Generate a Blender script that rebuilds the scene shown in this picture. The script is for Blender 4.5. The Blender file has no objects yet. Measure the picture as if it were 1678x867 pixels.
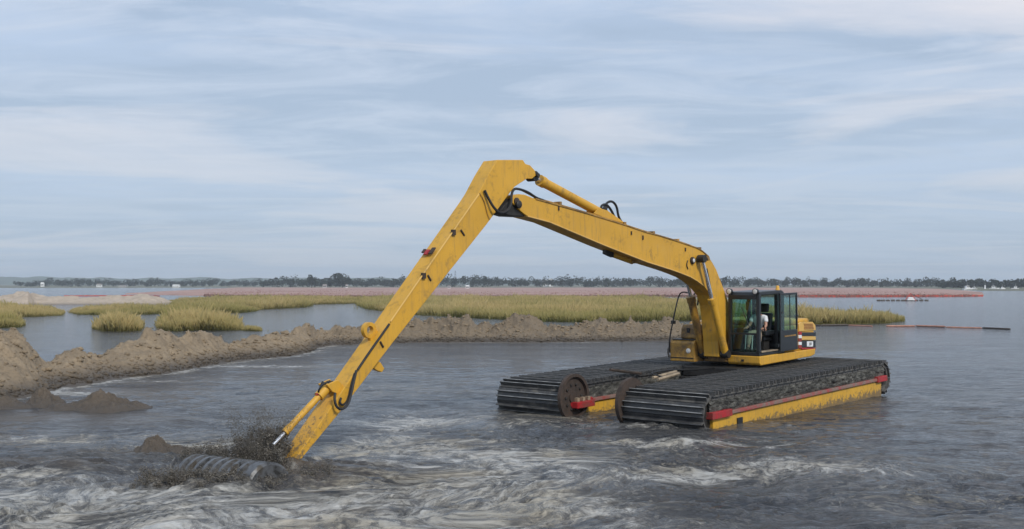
import bpy, bmesh, math, random
import numpy as np
from mathutils import Vector, Matrix
from mathutils import noise as mnoise

R = math.radians
random.seed(7)
rng = np.random.default_rng(11)
SC = bpy.context.scene
COL = SC.collection

# ---------------------------------------------------------------- camera
PW, PH, F = 1678.0, 867.0, 1750.0          # photograph size and focal length in its pixels
HZ = 466.0                                  # row of the horizon
CAMH = 3.4
cam = bpy.data.cameras.new('camera')
cam.sensor_width = 36.0
cam.lens = 36.0 * F / PW
cam.clip_end = 9000.0
cam.clip_start = 0.1
camo = bpy.data.objects.new('camera', cam)
COL.objects.link(camo)
PITCH = math.atan((HZ - PH / 2) / F)
camo.location = (0, 0, CAMH)
camo.rotation_euler = (R(90) + PITCH, 0, 0)
SC.camera = camo
CAM_ROT = camo.rotation_euler.to_matrix()

# ---------------------------------------------------------------- light
SUN_AZ = Vector((0.50, -0.86, 0)).normalized()     # towards the sun, horizontally
SUN_EL = R(40)
world = bpy.data.worlds.new('World')
SC.world = world
world.use_nodes = True
wn, wl = world.node_tree.nodes, world.node_tree.links
wn.clear()
wo = wn.new('ShaderNodeOutputWorld')
bg = wn.new('ShaderNodeBackground')
bg.inputs['Strength'].default_value = 0.117
sky = wn.new('ShaderNodeTexSky')
sky.sky_type = 'NISHITA'
sky.sun_disc = False
sky.sun_elevation = SUN_EL
sky.sun_rotation = math.atan2(SUN_AZ.x, SUN_AZ.y)
sky.air_density = 1.0
sky.dust_density = 2.0
SKY_DECK = (3.70, 4.65, 6.05, 1)      # the even high cloud deck
SKY_PALE = (7.05, 7.05, 7.55, 1)      # brighter wisps in it
tc = wn.new('ShaderNodeTexCoord')
sep = wn.new('ShaderNodeSeparateXYZ')
wl.new(tc.outputs['Generated'], sep.inputs[0])
zab = wn.new('ShaderNodeMath'); zab.operation = 'ABSOLUTE'
wl.new(sep.outputs['Z'], zab.inputs[0])
zad = wn.new('ShaderNodeMath'); zad.operation = 'ADD'; zad.inputs[1].default_value = 0.055
wl.new(zab.outputs[0], zad.inputs[0])
dx = wn.new('ShaderNodeMath'); dx.operation = 'DIVIDE'
dy = wn.new('ShaderNodeMath'); dy.operation = 'DIVIDE'
wl.new(sep.outputs['X'], dx.inputs[0]); wl.new(zad.outputs[0], dx.inputs[1])
wl.new(sep.outputs['Y'], dy.inputs[0]); wl.new(zad.outputs[0], dy.inputs[1])
cmb = wn.new('ShaderNodeCombineXYZ')
wl.new(dx.outputs[0], cmb.inputs['X']); wl.new(dy.outputs[0], cmb.inputs['Y'])

CLOUD_OFF = (1.7, 4.1, 0)
def wnoise(scale, detail, rough, dist, sx, sy, off):
    mp = wn.new('ShaderNodeMapping')
    mp.inputs['Scale'].default_value = (sx, sy, 1)
    mp.inputs['Location'].default_value = off
    wl.new(cmb.outputs[0], mp.inputs[0])
    n = wn.new('ShaderNodeTexNoise')
    n.inputs['Scale'].default_value = scale
    n.inputs['Detail'].default_value = detail
    n.inputs['Roughness'].default_value = rough
    n.inputs['Distortion'].default_value = dist
    wl.new(mp.outputs[0], n.inputs['Vector'])
    return n
def wramp(src, stops):
    r = wn.new('ShaderNodeValToRGB')
    while len(r.color_ramp.elements) < len(stops):
        r.color_ramp.elements.new(0.5)
    for e, (p, v) in zip(r.color_ramp.elements, stops):
        e.position = p; e.color = (v, v, v, 1)
    wl.new(src, r.inputs[0])
    return r
def wmix(fac, a, b, blend='MIX'):
    m = wn.new('ShaderNodeMix'); m.data_type = 'RGBA'; m.blend_type = blend
    for s, v in ((0, fac), (6, a), (7, b)):
        if isinstance(v, (tuple, float, int)):
            m.inputs[s].default_value = v
        else:
            wl.new(v, m.inputs[s])
    return m.outputs[2]
n1 = wnoise(0.48, 8, 0.55, 0.9, 0.55, 1.0, CLOUD_OFF)
n2 = wnoise(1.7, 9, 0.62, 1.2, 0.55, 1.0, (11.2, 1.9, 0))
n3 = wnoise(0.55, 6, 0.55, 0.6, 0.6, 1.0, (5.0, 2.0, 0))
f1 = wramp(n1.outputs['Fac'], [(0.49, 0.0), (0.56, 0.55), (0.66, 1.0)])
f2 = wramp(n2.outputs['Fac'], [(0.44, 0.0), (0.64, 0.85)])
f3 = wramp(n3.outputs['Fac'], [(0.40, 0.0), (0.62, 1.0)])
deck = wmix(f3.outputs[0], SKY_DECK, (4.80, 5.85, 7.55, 1))
d2 = wmix(f2.outputs[0], deck, (5.30, 6.05, 7.30, 1))
d3 = wmix(f1.outputs[0], d2, SKY_PALE)
low = wramp(zab.outputs[0], [(0.0, 0.75), (0.10, 0.35), (0.24, 0.0)])       # the deck thins to grey haze at the horizon all round
d4 = wmix(low.outputs[0], d3, (3.95, 4.90, 5.95, 1))
tot = wmix(0.92, sky.outputs[0], d4)
wl.new(tot, bg.inputs['Color'])
wl.new(bg.outputs[0], wo.inputs[0])

sun = bpy.data.lights.new('sun', 'SUN')
sun.energy = 2.6
sun.angle = R(9)
sun.color = (1.0, 0.95, 0.87)
suno = bpy.data.objects.new('sun', sun)
COL.objects.link(suno)
sdir = Vector((SUN_AZ.x * math.cos(SUN_EL), SUN_AZ.y * math.cos(SUN_EL), math.sin(SUN_EL)))
suno.rotation_euler = sdir.to_track_quat('Z', 'Y').to_euler()
suno.location = (20, -30, 40)

SC.view_settings.view_transform = 'Standard'
SC.view_settings.look = 'None'
SC.view_settings.exposure = 0.0
SC.view_settings.gamma = 1.0
SC.render.engine = 'CYCLES'
SC.cycles.use_denoising = True
SC.cycles.max_bounces = 8
SC.cycles.volume_bounces = 0
SC.cycles.transparent_max_bounces = 12
SC.cycles.caustics_reflective = False
SC.cycles.caustics_refractive = False

# ---------------------------------------------------------------- picture -> place
def ray(px, py):
    return (CAM_ROT @ Vector(((px - PW / 2) / F, -(py - PH / 2) / F, -1.0))).normalized()
def ground(px, py, z=0.0):
    d = ray(px, py)
    t = (z - CAMH) / d.z
    return Vector((d.x * t, d.y * t, z))
def at_depth(px, Y):
    return (px - PW / 2) / F * Y
def height(py, Y):
    return CAMH - (py - HZ) / F * Y

HEAD = math.atan2(-0.753, -0.657)
ROOT_M = Matrix.Translation((6.91, 32.47, 0)) @ Matrix.Rotation(HEAD, 4, 'Z') @ Matrix.Rotation(R(1.2), 4, 'Y')
ROOT_I = ROOT_M.inverted()
CAM_L = ROOT_I @ Vector((0, 0, CAMH))
ROOT_R = ROOT_I.to_3x3()
def P(px, py, yp):
    """a pixel on the machine's own vertical plane y = yp"""
    d = ROOT_R @ ray(px, py)
    t = (yp - CAM_L.y) / d.y
    v = CAM_L + d * t
    return (v.x, v.z)
def P3(px, py, yp):
    x, z = P(px, py, yp)
    return Vector((x, yp, z))

# ---------------------------------------------------------------- numpy noise
_perm = np.random.default_rng(3).permutation(512)
_perm = np.concatenate([_perm, _perm])
_ga = np.random.default_rng(4).uniform(0, 2 * np.pi, 512)
def noise2(x, y):
    xi = np.floor(x).astype(int); yi = np.floor(y).astype(int)
    xf = x - xi; yf = y - yi
    u = xf * xf * xf * (xf * (xf * 6 - 15) + 10); v = yf * yf * yf * (yf * (yf * 6 - 15) + 10)
    def g(ix, iy, fx, fy):
        a = _ga[_perm[(_perm[ix & 511] + iy) & 511]]
        return np.cos(a) * fx + np.sin(a) * fy
    a = g(xi, yi, xf, yf); b = g(xi + 1, yi, xf - 1, yf)
    c = g(xi, yi + 1, xf, yf - 1); d = g(xi + 1, yi + 1, xf - 1, yf - 1)
    return ((a * (1 - u) + b * u) * (1 - v) + (c * (1 - u) + d * u) * v) * 1.5
def fbm(x, y, octv=4, gain=0.5, lac=2.03):
    s = 0; a = 1.0
    for k in range(octv):
        s = s + a * noise2(x + 17.3 * k, y - 9.7 * k)
        x = x * lac; y = y * lac; a *= gain
    return s
def ridged(x, y, octv=4, gain=0.5, lac=2.1):
    s = 0; a = 1.0
    for k in range(octv):
        s = s + a * (1 - 2 * np.abs(noise2(x + 31.3 * k, y - 5.7 * k)))
        x = x * lac; y = y * lac; a *= gain
    return s

# ---------------------------------------------------------------- materials
def newmat(name):
    m = bpy.data.materials.new(name); m.use_nodes = True
    return m, m.node_tree.nodes, m.node_tree.links, m.node_tree.nodes['Principled BSDF']
class NB:
    """short node writer for one material"""
    def __init__(s, name):
        s.m, s.n, s.l, s.b = newmat(name)
        s.co = s.n.new('ShaderNodeTexCoord')
        s.geo = s.n.new('ShaderNodeNewGeometry')
    def put(s, sock, v):
        if hasattr(v, 'is_output'): s.l.new(v, sock)
        else: sock.default_value = v
    def noise(s, scale, detail=5, rough=0.55, dist=0.0, src=None, st=(1, 1, 1), rot=(0, 0, 0)):
        mp = s.n.new('ShaderNodeMapping'); mp.inputs['Scale'].default_value = st
        mp.inputs['Rotation'].default_value = rot
        s.l.new(src or s.co.outputs['Object'], mp.inputs[0])
        t = s.n.new('ShaderNodeTexNoise')
        t.inputs['Scale'].default_value = scale; t.inputs['Detail'].default_value = detail
        t.inputs['Roughness'].default_value = rough; t.inputs['Distortion'].default_value = dist
        s.l.new(mp.outputs[0], t.inputs['Vector'])
        return t.outputs['Fac']
    def ramp(s, f, stops):
        r = s.n.new('ShaderNodeValToRGB')
        while len(r.color_ramp.elements) < len(stops): r.color_ramp.elements.new(0.5)
        for e, (p, c) in zip(r.color_ramp.elements, stops):
            e.position = p
            e.color = (c, c, c, 1) if isinstance(c, (int, float)) else (c[0], c[1], c[2], 1)
        s.put(r.inputs[0], f)
        return r.outputs[0]
    def mix(s, f, a, b, blend='MIX'):
        m = s.n.new('ShaderNodeMix'); m.data_type = 'RGBA'; m.blend_type = blend
        s.put(m.inputs[0], f)
        for i, v in ((6, a), (7, b)):
            if isinstance(v, tuple) and len(v) == 3: v = (*v, 1)
            s.put(m.inputs[i], v)
        return m.outputs[2]
    def math(s, op, a, b=0.0, clamp=False):
        m = s.n.new('ShaderNodeMath'); m.operation = op; m.use_clamp = clamp
        s.put(m.inputs[0], a); s.put(m.inputs[1], b)
        return m.outputs[0]
    def attr(s, name):
        a = s.n.new('ShaderNodeAttribute'); a.attribute_name = name
        return a
    def bump(s, h, strength=0.3, dist=0.02):
        b = s.n.new('ShaderNodeBump'); b.inputs['Strength'].default_value = strength
        b.inputs['Distance'].default_value = dist
        s.put(b.inputs['Height'], h)
        s.l.new(b.outputs[0], s.b.inputs['Normal'])
        return b
    def set(s, **kw):
        for k, v in kw.items():
            k = {'color': 'Base Color', 'rough': 'Roughness', 'metal': 'Metallic', 'spec': 'Specular IOR Level', 'ior': 'IOR'}[k]
            if isinstance(v, tuple) and len(v) == 3: v = (*v, 1)
            s.put(s.b.inputs[k], v)
        return s

def paint(name, col, dirt=(0.13, 0.095, 0.06), dirt_at=0.60, streak=True, rough=0.42, mud_z=False, mz=(2.6, .085)):
    k = NB(name)
    fade = k.ramp(k.noise(0.9, 4), [(0.3, tuple(c * 0.90 for c in col)), (0.7, tuple(min(1, c * 1.06) for c in col))])
    n = k.noise(2.6, 9, 0.68, 0.4)
    d = k.ramp(n, [(dirt_at - .04, 0.0), (dirt_at + 0.16, 0.85)])
    c = k.mix(d, fade, dirt)
    if streak:
        s2 = k.noise(3.2, 6, 0.7, 0.2, st=(3.5, 3.5, 0.35))
        c = k.mix(k.ramp(s2, [(0.52, 0.0), (0.74, 0.5)]), c, tuple(x * 1.3 for x in dirt))
    if mud_z:                                        # mud thrown on the lower arm
        sp_ = k.n.new('ShaderNodeSeparateXYZ'); k.l.new(k.co.outputs['Object'], sp_.inputs[0])
        lowm = k.math('MULTIPLY', k.math('SUBTRACT', mz[0], sp_.outputs['Z']), mz[1])
        sm = k.math('ADD', k.noise(9, 8, .75, .3), lowm)
        c = k.mix(k.ramp(sm, [(0.66, 0.0), (0.74, 0.8)]), c, (0.10, 0.082, 0.062))
    fine = k.noise(38, 3, 0.6)
    c = k.mix(k.ramp(fine, [(0.64, 0.0), (0.78, 0.35)]), c, tuple(x * 0.9 for x in dirt))
    k.set(color=c, rough=k.ramp(n, [(0.35, rough - 0.06), (0.7, rough + 0.3)]))
    k.bump(k.noise(14, 4), 0.06, 0.01)
    return k.m
def plain(name, col, rough=0.5, metal=0.0, var=0.25, scale=6.0, bump=0.0):
    k = NB(name)
    n = k.noise(scale, 6, 0.6)
    k.set(color=k.ramp(n, [(0.3, tuple(c * (1 - var) for c in col)), (0.7, tuple(min(1, c * (1 + var)) for c in col))]), rough=rough, metal=metal)
    if bump: k.bump(n, bump, 0.02)
    return k.m
M = {}
YEL = (0.62, 0.335, 0.030)
M['yellow'] = paint('yellow_paint', YEL)
M['yellow_stick'] = paint('stick_yellow_paint', YEL, mud_z=True)
M['yellow_muddy'] = paint('muddy_yellow_paint', (0.50, 0.27, 0.04), dirt=(0.10, 0.065, 0.035), dirt_at=0.42)
M['yellow_hull'] = paint('hull_yellow_paint', (0.62, 0.35, 0.035), dirt_at=0.60, mud_z=True, mz=(.34, .95))
M['yellow_pale'] = paint('pale_yellow_paint', (0.68, 0.42, 0.11), dirt_at=0.62, streak=False)
M['red'] = paint('red_paint', (0.38, 0.018, 0.022), dirt=(0.09, 0.06, 0.045), dirt_at=0.50)
M['red_worn'] = paint('worn_red_paint', (0.34, 0.045, 0.04), dirt=(0.20, 0.17, 0.14), dirt_at=0.40)
M['rust'] = paint('rusty_steel', (0.060, 0.040, 0.030), dirt=(0.028, 0.022, 0.018), dirt_at=0.46, rough=0.75)
M['black'] = plain('black_paint', (0.012, 0.014, 0.016), 0.35)
M['rubber'] = plain('black_rubber', (0.012, 0.012, 0.013), 0.5)
M['rubber_grey'] = plain('grey_hose', (0.16, 0.16, 0.16), 0.5)
M['dark_steel'] = plain('dark_steel', (0.03, 0.028, 0.026), 0.55, 0.3, 0.4, 4, 0.1)
M['chrome'] = plain('chrome', (0.8, 0.8, 0.82), 0.18, 0.9, 0.03)
M['white'] = plain('white_paint', (0.75, 0.76, 0.77), 0.5, 0, 0.06)
M['lamp_lens'] = plain('lamp_lens', (0.62, 0.62, 0.60), 0.15, 0, 0.08)
M['amber'] = plain('amber_lens', (0.75, 0.42, 0.08), 0.25, 0, 0.1)
M['louver'] = plain('orange_louver', (0.33, 0.16, 0.05), 0.6, 0, 0.2)
M['wood'] = plain('weathered_plank', (0.28, 0.22, 0.15), 0.8, 0, 0.4, 5)
# wet steel track shoes with mud dried in the channels
k = NB('track_steel')
n = k.noise(3.0, 9, 0.7, 0.5)
oi = k.n.new('ShaderNodeObjectInfo')
c = k.ramp(n, [(0.38, (0.028, 0.028, 0.029)), (0.52, (0.07, 0.068, 0.065)), (0.68, (0.19, 0.175, 0.15))])
c = k.mix(k.math('MULTIPLY', oi.outputs['Random'], 0.45), c, (0.052, 0.052, 0.054))
k.set(color=c, rough=k.ramp(n, [(0.4, 0.30), (0.65, 0.72)]), spec=0.5)
k.bump(k.noise(22, 5), 0.35, 0.02)
M['track'] = k.m
M['lip'] = plain('worn_grouser_steel', (0.24, 0.24, 0.235), 0.5, 0.2, 0.6, 4)
k = NB('mud_caked_chain')
n = k.noise(4.5, 9, 0.74, 0.5, st=(.8, 1, 2.0))
c = k.ramp(n, [(0.38, (0.012, 0.012, 0.011)), (0.48, (0.045, 0.044, 0.038)), (0.58, (0.11, 0.108, 0.095)), (0.68, (0.25, 0.245, 0.22))])
k.set(color=c, rough=0.8)
k.bump(n, 0.8, 0.05)
M['chain_mud'] = k.m
# glass
def glass(name, tint, refl=0.9):
    m, ns, ls, b = newmat(name)
    ns.remove(b)
    out = ns['Material Output']
    tr = ns.new('ShaderNodeBsdfTransparent'); tr.inputs[0].default_value = (*tint, 1)
    gl = ns.new('ShaderNodeBsdfGlossy'); gl.inputs['Roughness'].default_value = 0.03
    gl.inputs[0].default_value = (refl, refl, refl, 1)
    ge = ns.new('ShaderNodeNewGeometry'); dt = ns.new('ShaderNodeVectorMath'); dt.operation = 'DOT_PRODUCT'
    ls.new(ge.outputs['Incoming'], dt.inputs[0]); ls.new(ge.outputs['Normal'], dt.inputs[1])
    def mm(op, a, b=None):
        q = ns.new('ShaderNodeMath'); q.operation = op
        for i, w in enumerate((a, b)):
            if w is None: continue
            if isinstance(w, float): q.inputs[i].default_value = w
            else: ls.new(w, q.inputs[i])
        return q
    fr = mm('ADD', mm('MULTIPLY', mm('POWER', mm('SUBTRACT', 1.0, mm('ABSOLUTE', dt.outputs['Value']).outputs[0]).outputs[0], 5.0).outputs[0], 0.9).outputs[0], 0.045)
    mx = ns.new('ShaderNodeMixShader')
    ls.new(fr.outputs[0], mx.inputs[0]); ls.new(tr.outputs[0], mx.inputs[1]); ls.new(gl.outputs[0], mx.inputs[2])
    ls.new(mx.outputs[0], out.inputs[0])
    return m
M['glass'] = glass('green_cab_glass', (0.62, 0.80, 0.76))

# ---------------------------------------------------------------- mesh builder
class MB:
    def __init__(s): s.v = []; s.f = []
    def add(s, vs, fs):
        o = len(s.v); s.v += [tuple(v) for v in vs]; s.f += [tuple(i + o for i in f) for f in fs]; return s
    def box(s, x0, x1, y0, y1, z0, z1):
        v = [(x, y, z) for x in (x0, x1) for y in (y0, y1) for z in (z0, z1)]
        return s.add(v, [(0, 1, 3, 2), (4, 6, 7, 5), (0, 4, 5, 1), (2, 3, 7, 6), (0, 2, 6, 4), (1, 5, 7, 3)])
    def prism(s, poly, y0, y1):
        """poly of (x,z) extruded along y"""
        n = len(poly)
        v = [(x, y0, z) for x, z in poly] + [(x, y1, z) for x, z in poly]
        f = [tuple(range(n)), tuple(range(2 * n - 1, n - 1, -1))]
        f += [(i, i + n, (i + 1) % n + n, (i + 1) % n) for i in range(n)]
        return s.add(v, f)
    def plan(s, poly, z0, z1):
        n = len(poly)
        v = [(x, y, z0) for x, y in poly] + [(x, y, z1) for x, y in poly]
        f = [tuple(range(n - 1, -1, -1)), tuple(range(n, 2 * n))]
        f += [(i, (i + 1) % n, (i + 1) % n + n, i + n) for i in range(n)]
        return s.add(v, f)
    def tube(s, p0, p1, r0, r1=None, n=14, caps=True):
        r1 = r0 if r1 is None else r1
        p0, p1 = Vector(p0), Vector(p1)
        q = (p1 - p0).to_track_quat('Z', 'Y')
        v = []
        for p, r in ((p0, r0), (p1, r1)):
            for i in range(n):
                a = 2 * math.pi * i / n
                v.append(p + q @ Vector((r * math.cos(a), r * math.sin(a), 0)))
        f = [(i, (i + 1) % n, (i + 1) % n + n, i + n) for i in range(n)]
        if caps: f += [tuple(range(n - 1, -1, -1)), tuple(range(n, 2 * n))]
        return s.add(v, f)
    def path(s, pts, r, n=8, smooth=3):
        pts = [Vector(p) for p in pts]
        for _ in range(smooth):
            q = [pts[0]]
            for a, b in zip(pts, pts[1:]): q += [a * .75 + b * .25, a * .25 + b * .75]
            pts = q + [pts[-1]]
            if len(pts) > 60: break
        v = []; m = len(pts)
        up = Vector((0, 1, 0))
        for i, p in enumerate(pts):
            t = (pts[min(i + 1, m - 1)] - pts[max(i - 1, 0)]).normalized()
            a = t.cross(up)
            if a.length < 1e-3: a = t.cross(Vector((1, 0, 0)))
            a.normalize(); b = t.cross(a)
            for k in range(n):
                w = 2 * math.pi * k / n
                v.append(p + (a * math.cos(w) + b * math.sin(w)) * r)
        f = [(i * n + k, i * n + (k + 1) % n, (i + 1) * n + (k + 1) % n, (i + 1) * n + k) for i in range(m - 1) for k in range(n)]
        f += [tuple(range(n - 1, -1, -1)), tuple(range((m - 1) * n, m * n))]
        return s.add(v, f)
    def lathe(s, origin, axis, prof, n=32):
        """prof of (along, radius)"""
        o = Vector(origin); q = Vector(axis).to_track_quat('Z', 'Y')
        v = []
        for h, r in prof:
            for i in range(n):
                a = 2 * math.pi * i / n
                v.append(o + q @ Vector((r * math.cos(a), r * math.sin(a), h)))
        m = len(prof)
        f = [(j * n + i, j * n + (i + 1) % n, (j + 1) * n + (i + 1) % n, (j + 1) * n + i) for j in range(m - 1) for i in range(n)]
        f += [tuple(range(n - 1, -1, -1)), tuple(range((m - 1) * n, m * n))]
        return s.add(v, f)
    def build(s, name, mat, parent=None, bevel=0.0, smooth=False):
        me = bpy.data.meshes.new(name)
        me.from_pydata(s.v, [], s.f)
        bm = bmesh.new(); bm.from_mesh(me)
        bmesh.ops.recalc_face_normals(bm, faces=bm.faces)
        bm.to_mesh(me); bm.free()
        me.materials.append(mat)
        o = bpy.data.objects.new(name, me)
        COL.objects.link(o)
        if parent: o.parent = parent
        if bevel:
            b = o.modifiers.new('edge', 'BEVEL'); b.width = bevel; b.segments = 2; b.limit_method = 'ANGLE'; b.angle_limit = R(35)
        if smooth:
            me.polygons.foreach_set('use_smooth', [True] * len(me.polygons))
            try: me.set_sharp_from_angle(angle=R(38))
            except Exception: pass
        return o
def tag(o, label=None, cat=None, group=None, kind=None):
    if label: o['label'] = label
    if cat: o['category'] = cat
    if group: o['group'] = group
    if kind: o['kind'] = kind
    return o
def empty(name, loc=(0, 0, 0)):
    o = bpy.data.objects.new(name, None); COL.objects.link(o); o.location = loc
    o.empty_display_size = 0.3
    return o
def np_mesh(name, verts, faces, mat, smooth=False, cols=None, attrs=None):
    """faces: (n,3) or (n,4) array"""
    me = bpy.data.meshes.new(name)
    nv, nf, k = len(verts), len(faces), faces.shape[1]
    me.vertices.add(nv); me.vertices.foreach_set('co', np.asarray(verts, np.float32).ravel())
    me.loops.add(nf * k); me.loops.foreach_set('vertex_index', np.asarray(faces, np.int32).ravel())
    me.polygons.add(nf)
    me.polygons.foreach_set('loop_start', np.arange(0, nf * k, k, dtype=np.int32))
    me.polygons.foreach_set('loop_total', np.full(nf, k, np.int32))
    if smooth: me.polygons.foreach_set('use_smooth', np.ones(nf, bool))
    me.update(calc_edges=True)
    if cols is not None:
        a = me.color_attributes.new('Col', 'FLOAT_COLOR', 'POINT')
        c4 = np.ones((nv, 4), np.float32); c4[:, :3] = cols
        a.data.foreach_set('color', c4.ravel())
    for an, av in (attrs or {}).items():
        av = np.asarray(av, np.float32)
        if av.ndim == 2:
            me.attributes.new(an, 'FLOAT_VECTOR', 'POINT').data.foreach_set('vector', av.ravel())
        else:
            me.attributes.new(an, 'FLOAT', 'POINT').data.foreach_set('value', av)
    me.materials.append(mat)
    o = bpy.data.objects.new(name, me); COL.objects.link(o)
    return o
def grid_faces(nr, nc):
    i = np.arange(nr - 1)[:, None] * nc + np.arange(nc - 1)[None, :]
    i = i.ravel()
    return np.stack([i, i + 1, i + nc + 1, i + nc], 1)

# ================================================================ THE SETTING
def gnp(pts):
    return np.array([[*ground(x, y)[:2]] for x, y in pts])

# ---------------------------------------------------------------- water
k = NB('muddy_water')
pos = k.attr('eddy').outputs['Vector']
foam_a = k.attr('foam').outputs['Fac']; mud_a = k.attr('mud').outputs['Fac']; churn_a = k.attr('churn').outputs['Fac']
w1 = k.noise(0.55, 8, 0.64, 1.0, src=pos, st=(0.85, 1.05, 1), rot=(0, 0, R(-8)))
w2 = k.noise(2.3, 8, 0.70, 1.0, src=pos, st=(0.85, 1.1, 1), rot=(0, 0, R(6)))
w3 = k.noise(9.0, 5, 0.65, 0.8, src=pos, st=(0.7, 1.2, 1))
f = k.math('ADD', k.math('MULTIPLY', w1, 0.40), k.math('ADD', k.math('MULTIPLY', w2, 0.40), k.math('MULTIPLY', w3, 0.20)))
thr = k.math('SUBTRACT', 0.635, k.math('MULTIPLY', foam_a, 0.235))
fm = k.math('MULTIPLY', k.math('SUBTRACT', f, thr), 8.5, clamp=True)
# thin foam lines drawn out along the eddies
v1 = k.noise(1.0, 7, 0.62, 1.6, src=pos, st=(0.8, 1.1, 1), rot=(0, 0, R(9)))
ln = k.math('SUBTRACT', 1.0, k.math('MULTIPLY', k.math('ABSOLUTE', k.math('SUBTRACT', v1, 0.5)), 26.0), clamp=True)
v2 = k.noise(2.4, 6, 0.62, 1.4, src=pos, st=(0.8, 1.1, 1), rot=(0, 0, R(-14)))
ln2 = k.math('SUBTRACT', 1.0, k.math('MULTIPLY', k.math('ABSOLUTE', k.math('SUBTRACT', v2, 0.5)), 18.0), clamp=True)
lines = k.math('MULTIPLY', k.math('MAXIMUM', ln, k.math('MULTIPLY', ln2, 0.8)), k.ramp(foam_a, [(0.10, 0.0), (0.45, 0.75)]))
lines = k.math('MULTIPLY', lines, k.ramp(w3, [(0.44, 0.0), (0.64, 1.0)]))
fm = k.math('MAXIMUM', k.math('MULTIPLY', fm, k.ramp(foam_a, [(0.02, 0.0), (0.3, 0.92)])), lines)
# darker holes torn in the foam sheet
tear = k.ramp(k.noise(2.9, 7, 0.68, 0.9, src=pos, st=(0.8, 1.15, 1)), [(0.46, 1.0), (0.62, 0.15)])
fm = k.math('MULTIPLY', fm, tear)
silt = k.ramp(k.noise(0.35, 5, 0.6, 0.9, src=pos, st=(0.5, 1.3, 1)), [(0.38, (0.020, 0.022, 0.027)), (0.68, (0.070, 0.069, 0.068))])
base = k.mix(mud_a, silt, (0.085, 0.070, 0.055))
foamc = k.ramp(w2, [(0.3, (0.27, 0.25, 0.21)), (0.5, (0.41, 0.395, 0.36)), (0.65, (0.54, 0.535, 0.51))])
foamc = k.mix(k.ramp(k.noise(0.28, 4, 0.5, 0.6, src=pos), [(0.46, 0.0), (0.62, 0.85)]), foamc, (0.38, 0.33, 0.24))
col = k.mix(fm, base, foamc)
ro = k.math('ADD', k.math('MULTIPLY', fm, 0.28), k.math('ADD', 0.10, k.math('MULTIPLY', mud_a, 0.12)))
k.set(color=col, rough=ro, ior=1.333)
b1 = k.noise(2.4, 6, 0.62, 0.7, src=pos, st=(0.55, 1.25, 1), rot=(0, 0, R(-5)))
b2 = k.noise(0.8, 5, 0.6, 0.5, src=pos, st=(0.5, 1.3, 1))
hh = k.math('ADD', k.math('MULTIPLY', b1, 0.75), k.math('ADD', k.math('MULTIPLY', b2, 1.0), k.math('MULTIPLY', fm, 0.12)))
bp = k.bump(hh, 0.55, 0.30)
bs = k.math('ADD', 0.55, k.math('MULTIPLY', churn_a, 0.55))
k.l.new(bs, bp.inputs['Strength'])
M['water'] = k.m

rowsY = np.concatenate([[-60, -20, 0, 5, 8], np.exp(np.linspace(np.log(10.5), np.log(55), 430)), np.exp(np.linspace(np.log(56), np.log(4300), 150))])
ncol = 460
aa = np.linspace(-1, 1, ncol)
aa = np.sign(aa) * (0.62 * np.abs(aa) + 0.38 * np.abs(aa) ** 3)
Yg, Ag = np.meshgrid(rowsY, aa, indexing='ij')
Wd = np.where(Yg < 30, 34 + 0 * Yg, 34 + (Yg - 30) * 1.0)
Xg = Ag * Wd
def blob(px, py, sx, sy, rot=0.0):
    g = ground(px, py); ddx = Xg - g.x; ddy = Yg - g.y
    c, s_ = math.cos(rot), math.sin(rot)
    return np.exp(-(((ddx * c + ddy * s_) / sx) ** 2 + ((-ddx * s_ + ddy * c) / sy) ** 2))
# eddies: the surface pattern is wound round a number of vortices
EX, EY = Xg.copy(), Yg.copy()
for (px, py, r_, a) in [(1130, 782, 1.7, 2.4), (1290, 765, 1.5, -1.8), (930, 800, 1.6, 2.0), (800, 770, 2.0, -2.2), (700, 835, 1.5, 2.2), (620, 720, 2.0, 1.6), (760, 690, 2.2, -1.8), (900, 700, 1.8, 2.0), (560, 800, 1.3, -2.4), (420, 845, 1.5, 2.2), (250, 850, 1.6, -2.2), (90, 830, 1.6, 2.2), (40, 770, 1.5, -1.8), (1420, 800, 1.8, 1.7), (1050, 720, 1.6, -2.0), (1550, 760, 2.2, 1.4), (160, 790, 1.3, 2.0), (1010, 850, 1.2, -2.0), (1240, 840, 1.5, 1.8), (330, 700, 2.2, 1.2), (500, 660, 2.6, -1.2), (1200, 720, 1.5, 1.8)]:
    c_ = ground(px, py); ddx, ddy = EX - c_.x, (EY - c_.y)
    th_ = .36 * a * np.exp(-(ddx ** 2 + ddy ** 2) / (r_ * r_))
    EX, EY = c_.x + ddx * np.cos(th_) - ddy * np.sin(th_), c_.y + ddx * np.sin(th_) + ddy * np.cos(th_)
wob_ = np.clip(1.3 - Yg / 50, 0, 1)
EX = EX + wob_ * .5 * fbm(Xg * .5, Yg * .5, 2); EY = EY + wob_ * .35 * fbm(Xg * .5 + 40, Yg * .5, 2)
near = 1 / (1 + (np.maximum(Yg, 1) / 34.0) ** 4)
foam = np.zeros_like(Xg); churn = np.zeros_like(Xg); mud = np.zeros_like(Xg)
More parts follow.
